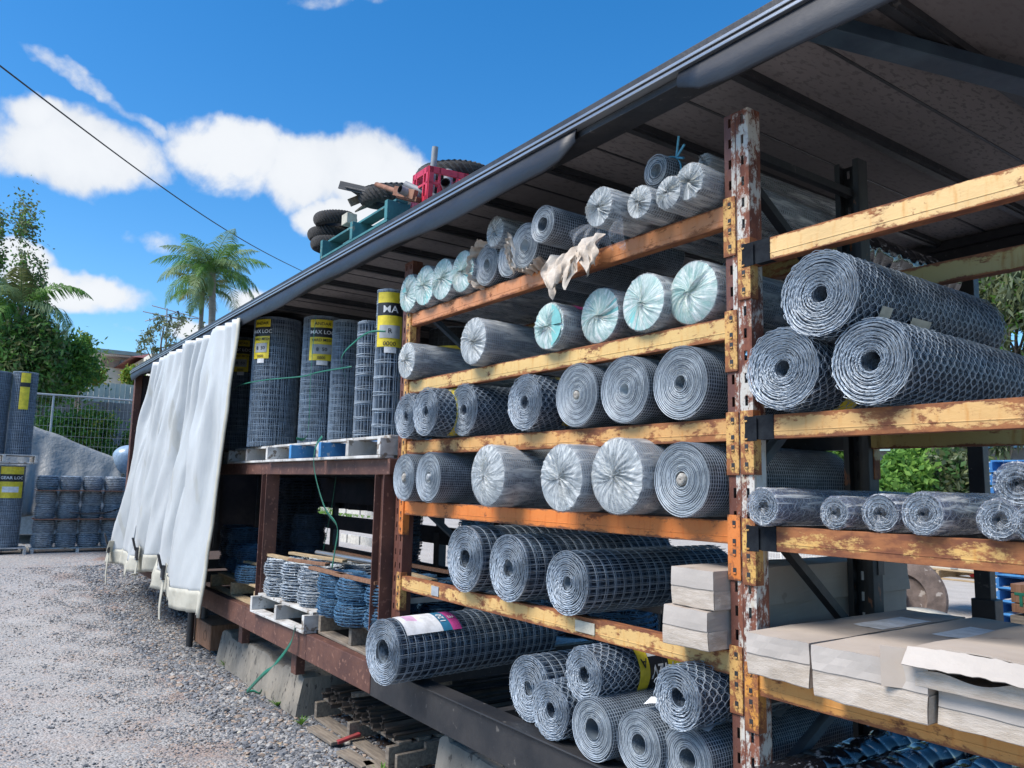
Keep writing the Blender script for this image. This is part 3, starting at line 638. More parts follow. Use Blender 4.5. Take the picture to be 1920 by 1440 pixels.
RB = ((2.545, 'bm_pale', 'bm_tan', True), (1.947, 'bm_gold', 'bm_tan', True), (1.587, 'bm_rust', 'bm_gold', True), (1.128, 'bm_amber', 'bm_amber', False))
for z, m in LB:
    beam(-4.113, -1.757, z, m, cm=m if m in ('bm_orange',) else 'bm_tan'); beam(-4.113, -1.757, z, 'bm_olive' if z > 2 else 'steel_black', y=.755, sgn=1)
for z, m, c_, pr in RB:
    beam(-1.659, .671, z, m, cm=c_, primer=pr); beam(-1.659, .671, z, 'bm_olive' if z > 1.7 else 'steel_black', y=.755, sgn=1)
g = G(); g.box((0, 0, 0), (.075, .003, .05), 'label_grey'); rp(g, 'sticker', (-3.72, -.004, 1.132)); g = G(); g.box((0, 0, 0), (.12, .003, .045), 'label_cream'); rp(g, 'sticker', (-2.50, -.004, 1.132))

# ------------------------------------------------------------------ rolls on the rack
ROW = {}
def shelf_roll(kind, cx, top, bot, zb, label, group, yf=None, L=.85, wrap=None, name='wire_mesh_roll', seed=None, yaw=None, rest=True, hole=.028, cat='wire roll', adj=0):
    if yf is None: yf = float(np.clip(at(cx, bot, 'z', zb)[1], -.20, .02))
    T, Bm = at(cx, top, 'y', yf), at(cx, bot, 'y', yf); r = (T[2]-Bm[2])/2; x = (T[0]+Bm[0])/2
    z = zb+r*1.012+.001 if rest else (T[2]+Bm[2])/2
    seed = seed or int(cx*7+top)
    if yaw is None: yaw = random.uniform(-.02, .02)
    o = wire_roll(name, kind, x+adj, yf, z, r, L, seed, label, cat, group, wrap, (random.uniform(-.008, .008) if rest else 0, 0, yaw), hole)
    o['_r'] = float(r); return o
TEAL = dict(disc=True); CLR = dict(puff=.010); CLRN = dict(puff=.006, knot=False)
S1, S2, S3, S4, S5, SF = ('rolls on the top shelf of the left bay', 'rolls on the second shelf of the left bay', 'rolls on the third shelf of the left bay', 'rolls on the fourth shelf of the left bay', 'rolls on the fifth shelf of the left bay', 'rolls on the lowest rail of the rack')
z = 2.712
for cx, t, b, lab in ((767, 517, 585, 'teal-ended plastic wrapped mesh roll at the far left of the top shelf, beside the upright'), (797, 500, 573, 'second teal-ended wrapped roll from the left on the top shelf'), (830, 487, 562, 'third teal-ended wrapped roll from the left on the top shelf'), (868, 472, 548, 'teal-ended wrapped roll on the top shelf, right beside the one in torn plastic')):
    shelf_roll('fine', cx, t, b, z, lab, S1, wrap=TEAL)
def ragged_film(root, r, th0, th1, y0, y1, seed, m='film_grey', hang=.0, name='torn_film'):
    q = np.random.default_rng(seed); g = G(); nu, nv = 34, 14; P = np.zeros((nu, nv, 3))
    for i, u in enumerate(np.linspace(0, 1, nu)):
        e = q.uniform(.55, 1.1)
        for j, v in enumerate(np.linspace(0, 1, nv)):
            t = th0+(th1-th0)*u+.05*math.sin(v*9); y = y0+(y1-y0)*v*e
            w = .010*math.sin(u*34+v*3)+.006*math.sin(u*71+v*11)
            rr = r+.008+w; P[i, j] = (rr*math.cos(t), y, rr*math.sin(t)-hang*v*v*e)
    g.grid(P, m); return g.build(name, root)
o = shelf_roll('fine', 912, 458, 535, z, 'grey mesh roll with shredded pale plastic hanging off its end, top shelf', S1); ragged_film(o, o['_r'], 1.6, 4.4, -.05, .10, 3, 'paper_torn', .03); 
o = shelf_roll('fine', 955, 446, 520, z, 'bare dark grey mesh roll squeezed low between torn plastic rolls on the top shelf', S1, hole=.02)
o = shelf_roll('fine', 983, 420, 503, z, 'grey mesh roll with a tuft of torn cream paper on its face, top shelf', S1, hole=.03); ragged_film(o, o['_r']*.62, 2.2, 4.3, -.06, -.02, 5, 'paper_torn', .07, 'torn_paper'); ragged_film(o, o['_r'], 4.0, 5.6, .0, .16, 8, 'paper_torn', .02, 'torn_paper')
g = G(); P = []
for u in np.linspace(0, 1, 40):
    row = []
    e = rng.uniform(.7, 1.15)
    for v in np.linspace(0, 1, 16): row.append((-2.70+.36*u+.012*math.sin(v*7+u*9), -.055-.05*math.sin(v*1.6)-.012*math.sin(u*31+v*5)-.010*math.sin(u*67-v*9)*v, 2.735-(.13+.06*math.sin(u*9)**2)*v*e-.02*math.sin(u*6)))
    P.append(row)
g.grid(np.array(P), 'paper_torn'); g.build('torn_wrapping', label='ragged beige paper and plastic scraps hanging over the top orange beam', cat='wrapping')
g = G(); P = [[(-2.46+.30*u+.05*v, -.07-.10*math.sin(v*2.2)-.02*math.sin(u*26+v*6), 2.80-.13*v-.05*u*v*(1+.4*math.sin(u*30))) for v in np.linspace(0, 1, 12)] for u in np.linspace(0, 1, 40)]
g.grid(np.array(P), 'film_clear'); g.build('torn_wrapping', label='clear crumpled plastic sheet draped over the top orange beam below the wrapped roll', cat='wrapping')
shelf_roll('fine', 1124, 352, 423, z, 'large clear wrapped roll with square mesh sides and open hole, top shelf middle', S1, wrap=CLRN, yf=-.19)
shelf_roll('fine', 1200, 350, 410, z, 'clear wrapped roll with crumpled plastic end, between two larger wrapped rolls on the top shelf', S1, wrap=CLR)
shelf_roll('fine', 1254, 333, 393, z, 'clear wrapped roll with a knotted end, low under the rightmost roll of the top shelf', S1, wrap=CLR)
o = shelf_roll('fine', 1293, 307, 374, z, 'clear wrapped roll with cream plug, top shelf beside the middle upright', S1, wrap=CLRN, yf=-.10, rest=False)
# upper layer
def up_roll(kind, cx, t, b, lab, yf, **k): return shelf_roll(kind, cx, t, b, 0, lab, S1, yf=yf, rest=False, **k)
up_roll('fine', 929, 407, 462, 'small wrapped roll lying on top of the teal row on the top shelf', -.06, wrap=CLRN, L=.6)
up_roll('fine', 1017, 386, 454, 'dark square mesh roll with open hole stacked above the torn paper roll, top shelf', -.12, hole=.032)
o = up_roll('fine', 1229, 290, 349, 'unwrapped grey roll tied with light blue string, stacked high on the top shelf', .02)
g = G(); r = o['_r']; th = np.linspace(-.4, 2.4, 24); g.tube(np.stack([(r+.006)*np.cos(th), .07+0*th, (r+.006)*np.sin(th)], -1), .004, 'tie_blue', 5, ref=(0, 1, 0))
for a, b_ in (((.0, .03), (.02, .09)), ((.0, .03), (.05, .045)), ((0, .03), (.045, -.01))): g.tube([(r*.85, .06+a[0], r*.6+a[1]-.02), (r*.9+b_[0], .05, r*.6+b_[1])], .005, 'tie_blue', 5)
g.build('string_tie', o)
up_roll('fine', 1322, 289, 318, 'small grey roll with peeling plastic peeping over the rightmost wrapped roll, top shelf', .10, wrap=CLRN)
z = 2.302
shelf_roll('fine', 763, 644, 710, z, 'dusty white wrapped mesh roll at the far left of the second shelf', S2, wrap=dict(side='film_grey'))
shelf_roll('fine', 888, 598, 683, z, 'white wrapped mesh roll with full pleated end, second from the left on the second shelf', S2, wrap=dict(side='film_grey'))
o = shelf_roll('fine', 1030, 571, 657, z, 'teal-ended roll with its plastic split open, pink sticker on its side', S2, wrap=TEAL, yf=-.05)
g = G(); g.grid(bent(o['_r']*1.02, -.03, .03, .10, .17, 1.1), 'label_pink'); g.build('sticker', o)
g = G(); g.grid(lathe([(.004, -.012), (o['_r']*.93, -.012)], 40), 'teal_disc'); V = g.V[0]; V[V[:, 0] < .03, 0] = .03; g.build('exposed_disc', o)
shelf_roll('fine', 1125, 545, 648, z, 'teal-ended wrapped roll right beside the split one on the second shelf', S2, wrap=TEAL)
shelf_roll('fine', 1207, 515, 622, z, 'big teal-ended wrapped roll, last but one on the second shelf', S2, wrap=TEAL)
shelf_roll('fine', 1300, 494, 612, z, 'biggest teal-ended wrapped roll on the second shelf, against the middle upright', S2, wrap=dict(disc=True, puff=.03))
z = 1.947
def yellow_band(o, y0=.16, y1=.30, th=.6, wide=.14, txt='A'):
    g = G(); r = o['_r']; g.grid(bent(r, -wide*1.4, wide, y0, y1, th, 22, 5, -.004), 'label_yellow'); lb = g.build('label', o)
    if txt: g = G(); bent_text(g, txt, .05, r, th, .0, (y0+y1)/2+.02, 'label_black', PI/2, .0); g.build('lettering', lb)
H = dict(name='chicken_wire_roll')
shelf_roll('hex', 760, 738, 823, z, 'hexagonal wire roll at the far left of the third shelf, partly hidden by its neighbour', S3, **H)
yellow_band(shelf_roll('hex', 797, 727, 818, z, 'hexagonal wire roll with a yellow band, second from the left on the third shelf', S3, **H), .12, .22, .3, .15, '')
shelf_roll('hex', 868, 720, 818, z, 'plain hexagonal wire roll between the two yellow-banded ones on the third shelf', S3, **H)
yellow_band(shelf_roll('hex', 982, 703, 808, z, 'hexagonal wire roll with yellow printed band, fourth from the left on the third shelf', S3, **H))
def plug(o, r=.02, m='white_plug'):
    g = G(); g.grid(lathe([(.002, -.004), (r*.45, -.008), (r*.8, -.002), (r*.8, .05)], 14, make_wob(int(r*1e4), .16)), m, True, True); g.build('core_plug', o)
plug(shelf_roll('fine', 1080, 682, 802, z, 'fine mesh roll with a white plug in its middle, third shelf', S3, hole=.022))
shelf_roll('fine', 1170, 668, 795, z, 'fine mesh roll with stepped rings and open hole, last but one on the third shelf', S3, hole=.024)
shelf_roll('fine', 1275, 650, 788, z, 'largest fine mesh roll of the third shelf, open hole, against the middle upright', S3, hole=.026)
z = 1.599
plug(shelf_roll('fine', 757, 850, 938, z, 'fine mesh roll with torn white plug at the far left of the fourth shelf', S4, yf=-.1, hole=.03), .026)
plug(shelf_roll('fine', 803, 846, 940, z, 'fine mesh roll with recessed grey core, second on the fourth shelf', S4, yf=-.1, hole=.03), .022, 'label_grey')
shelf_roll('fine', 915, 838, 952, z, 'white wrapped roll with a twisted knot, leftmost of three on the fourth shelf', S4, yf=-.12, wrap=dict(puff=.03))
shelf_roll('fine', 1053, 838, 962, z, 'white wrapped roll with a flat pleated end, middle of the three on the fourth shelf', S4, yf=-.16, wrap=dict(puff=.012, side='film_grey'))
shelf_roll('fine', 1157, 826, 968, z, 'largest white wrapped roll with radiating folds, rightmost of the three on the fourth shelf', S4, yf=-.12, wrap=dict(puff=.022, side='film_grey'))
plug(shelf_roll('fine', 1277, 828, 970, z, 'bare fine mesh roll with deep ring and white plug, fourth shelf beside the upright', S4, yf=-.08, hole=.028), .026)
z = 1.172
for cx, t, b, lab, hs in ((870, 983, 1108, 'coarse square mesh roll with wide hole, left one of three on the fifth shelf', .045), (952, 1003, 1130, 'coarse square mesh roll in the middle of the three on the fifth shelf', .038), (1062, 1031, 1153, 'coarse dark square mesh roll with small hole, right one of three on the fifth shelf', .028)):
    shelf_roll('weld', cx, t, b, z, lab, S5, yf=-.06, L=.95, name='welded_mesh_roll', hole=hs, yaw=random.uniform(-.03, .02))
z = .682
shelf_roll('weld', 990, 1235, 1360, z, 'square mesh roll with a white sheet on its side, leftmost on the lowest rail', SF, yf=-.03, name='welded_mesh_roll', hole=.03)
shelf_roll('hex', 1030, 1283, 1397, z, 'small hexagonal wire roll in front on the lowest rail, below the yellow-labelled one', SF, yf=-.11, hole=.03, **H)
shelf_roll('fine', 1110, 1315, 1435, z, 'light fine mesh roll with deep hollow core on the lowest rail', SF, yf=-.12, hole=.038)
shelf_roll('fine', 1197, 1335, 1460, z, 'loosely wound fine mesh roll with torn paper over it, lowest rail', SF, yf=-.09, hole=.034)
shelf_roll('fine', 1288, 1368, 1500, z, 'fine mesh roll at the right end of the lowest rail, against the upright', SF, yf=-.06, hole=.034)
def big_label(o, spec, th=.9):
    g = G(); r = o['_r']; lb = None
    for (u0, u1, y0, y1, m) in spec: g.grid(bent(r, u0, u1, y0, y1, th, 14, 6, .0035, .002), m)
    return g.build('label', o)
o = shelf_roll('hex', 1093, 1212, 1320, z, 'hexagonal wire roll in a yellow, white and black printed wrapper on the lowest rail', SF, yf=-.10, rest=False, hole=.03, **H)
lb = big_label(o, [(-.16, .12, .20, .255, 'label_yellow'), (-.16, -.02, .256, .33, 'label_black'), (-.02, .14, .256, .60, 'label_white'), (-.16, -.02, .331, .36, 'label_black'), (-.16, -.02, .361, .60, 'label_yellow')], .75)
letters(lb, o['_r'], .75, [('A', .05, -.04, .228, 'label_black', PI/2, .006), ('W', .07, -.075, .30, 'label_white', PI/2, .006), ('NE', .075, -.075, .345, 'label_white', PI/2, .006), ('WIRE', .05, .06, .32, 'label_black', PI/2, .006), ('NETTING', .045, .06, .42, 'label_black', PI/2, .006)])
o = shelf_roll('hex', 1268, 1247, 1370, z, 'hexagonal wire roll with grey paper sleeve, stacked on the fine mesh rolls beside the upright', SF, yf=-.13, rest=False, hole=.03, **H)
big_label(o, [(-.14, .16, .22, .75, 'label_grey')], .8)
g = G(); P = [[(-2.12+.30*u, -.05+.5*v, .925+.02*math.sin(u*5+v*8)+.01*math.sin(v*23)) for v in np.linspace(0, 1, 14)] for u in np.linspace(0, 1, 10)]; g.grid(np.array(P), 'label_white'); g.build('loose_wrapper', label='crumpled white paper wrapper lying between the stacked rolls of the lowest rail', cat='paper')
# slanting labelled roll
p0 = at(717, 1213, 'y', -.30); p0[2] = .682+.165; p1 = at(1030, 1178, 'z', p0[2]); yw = math.atan2(-(p1[0]-p0[0]), p1[1]-p0[1])
o = wire_roll('welded_mesh_roll', 'open', p0[0], p0[1], p0[2], .160, 1.10, 77, 'big square mesh roll with pink and blue label, jutting out over the trailer rail', 'wire roll', None, None, (0, 0, yw), .06); o['_r'] = .160
lb = big_label(o, [(-.085, .085, .06, .285, 'label_white'), (-.085, .085, .286, .345, 'label_blue'), (-.085, .085, .346, .405, 'label_pink'), (-.03, .085, .10, .16, 'label_lilac')], 1.15)
letters(lb, .160, 1.15, [('120', .05, 0, .312, 'label_white', 0, .006), ('E', .05, 0, .375, 'label_white', 0, .006)])
# right bay
R1, R2 = 'big chicken wire rolls in the right bay', 'shrink-wrapped rolls in the right bay'
z = 1.949
yellow_band(shelf_roll('hex', 1465, 618, 775, z, 'big hexagonal wire roll at the lower left of the right bay pyramid', R1, yf=-.06, hole=.026, L=.95, yaw=0, **H), .20, .28, -.7, .10, '')
shelf_roll('hex', 1630, 602, 765, z, 'big hexagonal wire roll at the lower right of the right bay pyramid', R1, yf=-.05, hole=.028, L=.95, yaw=.0, **H)
o = shelf_roll('hex', 1535, 470, 633, z, 'big hexagonal wire roll on top of the pyramid of three in the right bay', R1, yf=-.07, hole=.026, L=.95, yaw=0, rest=False, **H)
for q_ in ((-.05, .06, .12, .18, 'label_cream'), (-.04, .05, .30, .42, 'label_cream'), (-.01, .03, .44, .46, 'label_white')): big_label(o, [q_], -.75)
g = G(); bent_text(g, '8', .055, o['_r'], -.75, 0, .36, 'label_black', PI/2); g.build('lettering', o)
z = 1.589
for cx, t, b, lab, yf in ((1430, 913, 983, 'clear shrink-wrapped wire roll at the left end of the low shelf in the right bay', -.05), (1565, 925, 985, 'clear shrink-wrapped roll, second from the left, with a dark cross in its hole', .0), (1650, 922, 992, 'clear shrink-wrapped roll, third from the left, with loose inner ring', .0), (1730, 920, 1000, 'clear shrink-wrapped roll with tidy round hole, fourth from the left', -.03), (1872, 937, 1013, 'clear shrink-wrapped roll near the right edge of the photo, under another one', -.03)):
    shelf_roll('hex', cx, t, b, z, lab, R2, yf=yf, wrap=dict(cap='film_clear', side='film_shrink', knot=False, puff=.005), L=.95, hole=.016, yaw=random.uniform(.0, .04))
shelf_roll('hex', 1906, 867, 948, z, 'clear shrink-wrapped roll lying on top of the others at the right edge', R2, yf=-.03, wrap=dict(cap='film_clear', side='film_shrink', knot=False, puff=.005), L=.95, hole=.016, rest=False)
shelf_roll('hex', 1936, 945, 1015, z, 'clear shrink-wrapped roll cut off by the right edge of the photo', R2, yf=-.03, wrap=dict(cap='film_clear', side='film_shrink', knot=False, puff=.005), L=.95, hole=.016)
# black film rolls along the bottom and on the top shelf
def black_roll(x, y, zc, r, L, lab, seed, yaw=0, grp='black plastic wrapped rolls'):
    root = empty('black_wrapped_roll', (x, y, zc), (0, 0, yaw), label=lab, cat='wire roll', group=grp)
    roll_geo('black', r, L, seed, r*.4).build('wire_mesh', root)
    g = G(); th = np.arange(72)*2*PI/72; ys = np.linspace(-.004, L, 230); Q = []; q = np.random.default_rng(seed)
    for y in ys:
        ph = y*82+th*1.6+1.2*np.sin(th*2+y*9); w = .0038*(1-np.abs(np.sin(ph*.5)))**1.5*(.35+.65*np.abs(np.sin(y*23+th*1.3+seed)))+.0016*np.sin(th*5+y*31)
        rr = r+.002+w*min(1, y/.05+.3); Q.append(np.stack([rr*np.cos(th), y+0*th, rr*np.sin(th)], -1))
    g.grid(np.array(Q), 'film_glossy', True, True); g.grid(np.array([Q[0]*(1, 1, 1), Q[0]*(.5, 1, .5)+np.array((0, -.008, 0))]), 'film_clear', True, True); g.build('plastic_wrap', root); return root
for x, zc, L, lab in ((-1.640, .770, 1.10, 'glossy black wrapped roll on the floor of the right bay, nearest the fine mesh rolls'), (-1.495, .765, 1.08, 'glossy black wrapped roll on the floor of the right bay, middle of three'), (-1.335, .752, 1.02, 'glossy black wrapped roll on the floor of the right bay, rightmost of three')):
    black_roll(x, -.06, zc, .066, L, lab, int(-x*100), 0)
black_roll(-1.93, .95, 2.80, .085, 1.0, 'black wrapped roll with crumpled foil end, deep on the top shelf behind the upright', 5)
black_roll(-2.18, .90, 2.80, .085, 1.0, 'black wrapped roll deep on the top shelf behind the clear wrapped rolls', 6)
black_roll(-2.45, .90, 2.79, .080, 1.0, 'black wrapped roll deep on the top shelf behind the square mesh roll', 8)

# ------------------------------------------------------------------ cardboard boxes
def carton(x0, x1, y0, y1, z0, z1, label, seed, yaw=0, tape=True, mt='cardboard', note=None, group='long flat cardboard boxes'):
    q = np.random.default_rng(seed); cx, cy = (x0+x1)/2, (y0+y1)/2; w, d, h = x1-x0, y1-y0, z1-z0
    root = empty('cardboard_box', (cx, cy, z0), (0, 0, yaw), label=label, cat='box', group=group)
    g = G(); n = 8
    def face(f, nu, nv):
        P = np.array([[f(u, v) for v in np.linspace(0, 1, nv)] for u in np.linspace(0, 1, nu)]); return P
    def dent(P):
        for i in range(P.shape[0]):
            for j in range(P.shape[1]):
                p = P[i, j]; s = .006*mnoise.noise(Vector((p[0]*6+seed, p[1]*5, p[2]*9))); s2 = .003*mnoise.noise(Vector((p[0]*21+seed, p[1]*19, p[2]*25)))
                P[i, j] = p*(1+0) + np.array([s+s2, s-s2, s*.6+s2])
        return P
    a, b = w/2, d/2
    for f in (lambda u, v: (-a+w*u, -b, h*v), lambda u, v: (a-w*u, b, h*v), lambda u, v: (a, -b+d*u, h*v), lambda u, v: (-a, b-d*u, h*v), lambda u, v: (-a+w*u, -b+d*v, h), lambda u, v: (-a+w*u, b-d*v, 0)):
        g.grid(dent(face(f, 14, 10)), mt, False)
    g.build('carton', root)
    g = G(); P = dent(face(lambda u, v: (-a+w*u, -b, h*(.02+.46*v)), 14, 5)); P[:, :, 1] -= .002; g.grid(P, 'cardboard_tape', False)
    P = dent(face(lambda u, v: (a, -b+.0+.09*u, h*(.02+.46*v)), 4, 5)); P[:, :, 0] += .002; g.grid(P, 'cardboard_tape', False)
    P = dent(face(lambda u, v: (-a+w*u, -b, h*(.52+.48*v)), 14, 4)); P[:, :, 1] -= .003; g.grid(P, 'cardboard_white', False)
    g.build('packing_tape', root)
    if note:
        g = G(); P = dent(face(lambda u, v: (-a+w*(note[0]+note[2]*u), -b+d*(note[1]+note[3]*v), h), 8, 6)); P[:, :, 2] += .002; g.grid(P, 'label_white', False); g.build('docket', root)
    return root
zb = 1.17
p = at(1245, 1200, 'y', -.10); q_ = at(1370, 1220, 'y', -.10)
carton(p[0], -1.775, -.10, 1.15, zb+.002, zb+.13, 'lower cardboard box in the stack of two beside the middle upright', 11)
p = at(1260, 1100, 'y', -.08)
carton(p[0], -1.765, -.08, 1.15, zb+.132, zb+.262, 'upper cardboard box in the stack of two beside the middle upright', 12)
zb = 1.13
a = at(1393, 1165, 'y', -.08); b = at(1535, 1190, 'y', -.08)
carton(-1.640, at(1512, 1190, 'y', -.08)[0], -.07, .88, zb, zb+.128, 'flat cardboard box with a taped docket on top, leftmost in the right bay', 13, note=(.45, .45, .5, .32))
c1 = at(1540, 1190, 'y', -.08)[0]; c2 = at(1755, 1230, 'y', -.08)[0]
carton(c1+.004, c2, -.13, .83, zb, zb+.140, 'wide flat cardboard box in the middle of the right bay shelf', 14, note=(.3, .5, .45, .25))
carton(c2+.01, c2+.36, -.10, .88, zb, zb+.085, 'crushed shiny-taped cardboard box under the torn open one at the right', 15)
# torn open carton
def torn_box():
    x0, x1, y0, y1, z0, z1 = c2-.03, c2+.34, -.13, .86, zb+.088, zb+.175
    root = empty('cardboard_box', ((x0+x1)/2, (y0+y1)/2, z0), label='torn open cardboard box with its flap hanging loose, at the right edge', cat='box', group='long flat cardboard boxes')
    cx, cy = (x0+x1)/2, (y0+y1)/2; g = G()
    g.box((0, 0, .003), (x1-x0, y1-y0, .006), 'cardboard'); g.box((x1-cx, 0, .045), (.006, y1-y0, .09), 'cardboard'); g.box((x0-cx, .03, .045), (.006, y1-y0-.06, .09), 'cardboard'); g.box((0, y1-cy, .045), (x1-x0, .006, .09), 'cardboard')
    P = np.array([[(x0-cx+(x1-x0)*u, y0-cy-.004*math.sin(u*9), .002+(.030+.020*u+.010*math.sin(u*11))*v) for v in np.linspace(0, 1, 5)] for u in np.linspace(0, 1, 26)]); g.grid(P, 'cardboard_tape', False)
    g.build('carton', root)
    g = G(); P = np.array([[(x0-cx-.01+(x1-x0+.02)*u, y0-cy+(y1-y0)*v, .092+.012*math.sin(PI*u)*(1-v)+.003*math.sin(v*14+u*5)) for v in np.linspace(0, 1, 16)] for u in np.linspace(0, 1, 20)]); g.grid(P, 'cardboard', False)
    o = g.build('lid', root); s = o.modifiers.new('s', 'SOLIDIFY'); s.thickness = .004
    g = G(); P = np.array([[(x0-cx-.012+(x1-x0-.02)*u, y0-cy-.004-.035*v*(1-.3*u), .094+.006*math.sin(PI*u)-(.040+.008*u)*v-.002*math.sin(u*7)*v+.004*mnoise.noise(Vector((u*14, v*3, 2)))) for v in np.linspace(0, 1, 6)] for u in np.linspace(0, 1, 26)]); g.grid(P, 'cardboard_white', False)
    o = g.build('torn_flap', root); s = o.modifiers.new('s', 'SOLIDIFY'); s.thickness = .004
    g = G(); P = np.array([[(x0-cx-.075*u-.004, y0-cy+.01-.03*u, .088-.105*v+.004*math.sin(v*20)) for v in np.linspace(0, 1, 8)] for u in np.linspace(0, 1, 6)]); g.grid(P, 'cardboard', False)
    o = g.build('side_flap', root); s = o.modifiers.new('s', 'SOLIDIFY'); s.thickness = .004
torn_box()

# ------------------------------------------------------------------ steel storage deck in the left half
dk = empty('storage_deck', (-6, 1, .67), label='brown steel storage deck with posts carrying the standing wire rolls', cat='deck')
def dp(g, name, **k): return g.build(name, dk, loc=(6, -1, -.67), **k)
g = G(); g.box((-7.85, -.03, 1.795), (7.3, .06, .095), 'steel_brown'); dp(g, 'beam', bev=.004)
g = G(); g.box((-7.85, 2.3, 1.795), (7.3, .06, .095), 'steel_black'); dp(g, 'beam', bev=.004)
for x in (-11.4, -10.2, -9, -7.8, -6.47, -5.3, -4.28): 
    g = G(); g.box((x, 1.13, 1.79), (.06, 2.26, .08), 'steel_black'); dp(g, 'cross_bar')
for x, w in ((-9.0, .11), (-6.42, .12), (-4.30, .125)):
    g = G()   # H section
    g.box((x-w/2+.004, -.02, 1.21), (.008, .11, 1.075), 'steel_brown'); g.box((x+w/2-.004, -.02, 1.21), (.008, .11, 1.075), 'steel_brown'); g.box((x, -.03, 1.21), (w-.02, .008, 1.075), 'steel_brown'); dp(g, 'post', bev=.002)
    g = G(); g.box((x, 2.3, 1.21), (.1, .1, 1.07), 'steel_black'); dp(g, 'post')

def pallet(x0, x1, y0, y1, z, mat, label, yaw=0, tilt=(0, 0), seed=0, mats=None, name='pallet', along='x', h=.14, group=None):
    q = np.random.default_rng(seed); w, d = x1-x0, y1-y0; g = G(); mats = mats or [mat]; pm = lambda: mats[q.integers(len(mats))]
    bt = .018
    nb = max(4, int(d/.135)) if along == 'x' else max(4, int(w/.135))
    for i in range(nb):
        t = (i+.5)/nb-.5; j = q.normal(0, .006)
        if along == 'x': g.box((q.normal(0, .004), t*(d-.09), h-bt/2+j*.2), (w, .09, bt), pm())
        else: g.box((t*(w-.09), q.normal(0, .004), h-bt/2+j*.2), (.09, d, bt), pm())
    for i in range(3):
        t = (i-1)*.5
        if along == 'x': 
            g.box((t*(w-.045), 0, h/2), (.042, d-.004, h-2*bt-.002), pm())
            g.box((0, t*(d-.1), bt/2), (w-.004, .095, bt), pm())
        else:
            g.box((0, t*(d-.045), h/2), (w-.004, .042, h-2*bt-.002), pm())
            g.box((t*(w-.1), 0, bt/2), (.095, d-.004, bt), pm())
    return g.build(name, loc=((x0+x1)/2, (y0+y1)/2, z), rot=(tilt[0], tilt[1], yaw), bev=.003, label=label, cat='pallet', group=group)
DZ = 1.845
pallet(-5.17, -4.24, -.12, .95, DZ, 'pallet_white', 'chipped white and blue pallet at the right end of the deck, beside the rack', yaw=.015, seed=2, mats=['pallet_white', 'pallet_white', 'pallet_blue'])
pallet(-6.32, -5.20, -.11, .95, DZ, 'pallet_white', 'white pallet in the middle of the deck with a blue middle block', seed=5, mats=['pallet_white', 'pallet_white', 'pallet_blue'])
pallet(-7.50, -6.36, -.08, .98, DZ, 'pallet_white', 'white pallet on the deck next to the curtain', seed=7)
pallet(-9.1, -7.9, -.0, 1.0, DZ, 'timber_grey', 'grey pallet on the deck behind the white curtain', seed=9)
def standing(kind, cx, hw, top, yc, label, seed, labelspec=None, wm=None):
    p = at(cx, top, 'y', yc); dist = np.dot(p-CAM, CF); r = hw/FPX*dist/ .98; zt = min(p[2], 3.12); zb = DZ+.142
    root = empty('standing_mesh_roll', (p[0], yc, zt), (-PI/2, 0, 0), label=label, cat='wire roll', group='wire rolls standing on the deck')
    root['_r'] = float(r)
    roll_geo(kind, r, zt-zb, seed, .035).build('wire_mesh', root); return root
def tall_label(o, th, y0, txts, w=.075, sc=1.0):
    r = o['_r']; g = G(); y = y0
    for h, m in ((.055, 'label_yellow'), (.065, 'label_black'), (.16, 'label_yellow')):
        g.grid(bent(r, -w, w, y, y+h*sc-.001, th, 12, 4, .006, .002), m); y += h*sc
    g.grid(bent(r, -w*.75, w*.75, y-.11*sc, y-.045*sc, th, 12, 4, .008, .002), 'label_grey')
    g.grid(bent(r, -w*.35, w*.5, y, y+.03*sc, th, 8, 4, .006, .002), 'label_white')
    lb = g.build('label', o); letters(lb, r, th, [(s_, sz*sc, 0, y0+dy*sc, m, 0, .010) for s_, sz, dy, m in txts])
T1 = (('ANDAR', .030, .03, 'label_black'), ('MAX LOC', .036, .088, 'label_white'), ('YARD MESH', .026, .142, 'label_black'), ('8  50', .034, .205, 'label_black'), ('0000', .026, .262, 'label_black'))
T2 = (('ANDAR', .030, .03, 'label_black'), ('MAX LOC', .036, .088, 'label_white'), ('R 50', .034, .205, 'label_black'), ('0000', .026, .262, 'label_black'))
o = standing('yard', 462, 30, 600, .17, 'standing mesh roll half behind the white curtain edge, yellow label at its top', 201); tall_label(o, -.45, .03, T1, .075, 1.15)
o = standing('yard', 523, 42, 590, .12, 'wide standing mesh roll with yellow label at its top left, next to the curtain', 202); tall_label(o, -1.02, .02, T1, .080, 1.25)
o = standing('yard', 607, 35, 600, .24, 'standing mesh roll with a broad yard mesh label, middle of the deck', 203); tall_label(o, -.40, .03, T1, .10, 1.2)
standing('yard', 569, 32, 602, .42, 'dark standing mesh roll set back between the two widest labelled rolls', 204)
standing('yard', 652, 26, 605, .34, 'dark standing mesh roll set back to the left of the slender open one', 205)
o = standing('lock', 694, 22, 606, .08, 'slender open-spaced standing roll, left one of the light pair beside the rack', 206)
o = standing('lock', 733, 25, 548, .02, 'tallest light standing roll with a big yellow and black label, touching the rack upright', 207); tall_label(o, -.42, .02, (('MA', .05, .09, 'label_white'), ('R', .034, .20, 'label_black'), ('0000', .030, .265, 'label_black')), .085, 1.25)
for i, (cx, top) in enumerate(((485, 612), (540, 615), (600, 618), (640, 622), (690, 630))): standing('yard', cx, 24, top, .85+.05*i, ('dark standing mesh roll at the back of the deck behind the curtain-side roll', 'dark standing mesh roll at the back of the deck, second from the left', 'dark standing mesh roll at the back of the deck, middle', 'dark standing mesh roll at the back of the deck, second from the right', 'dark standing mesh roll at the back of the deck nearest the rack')[i], 210+i)
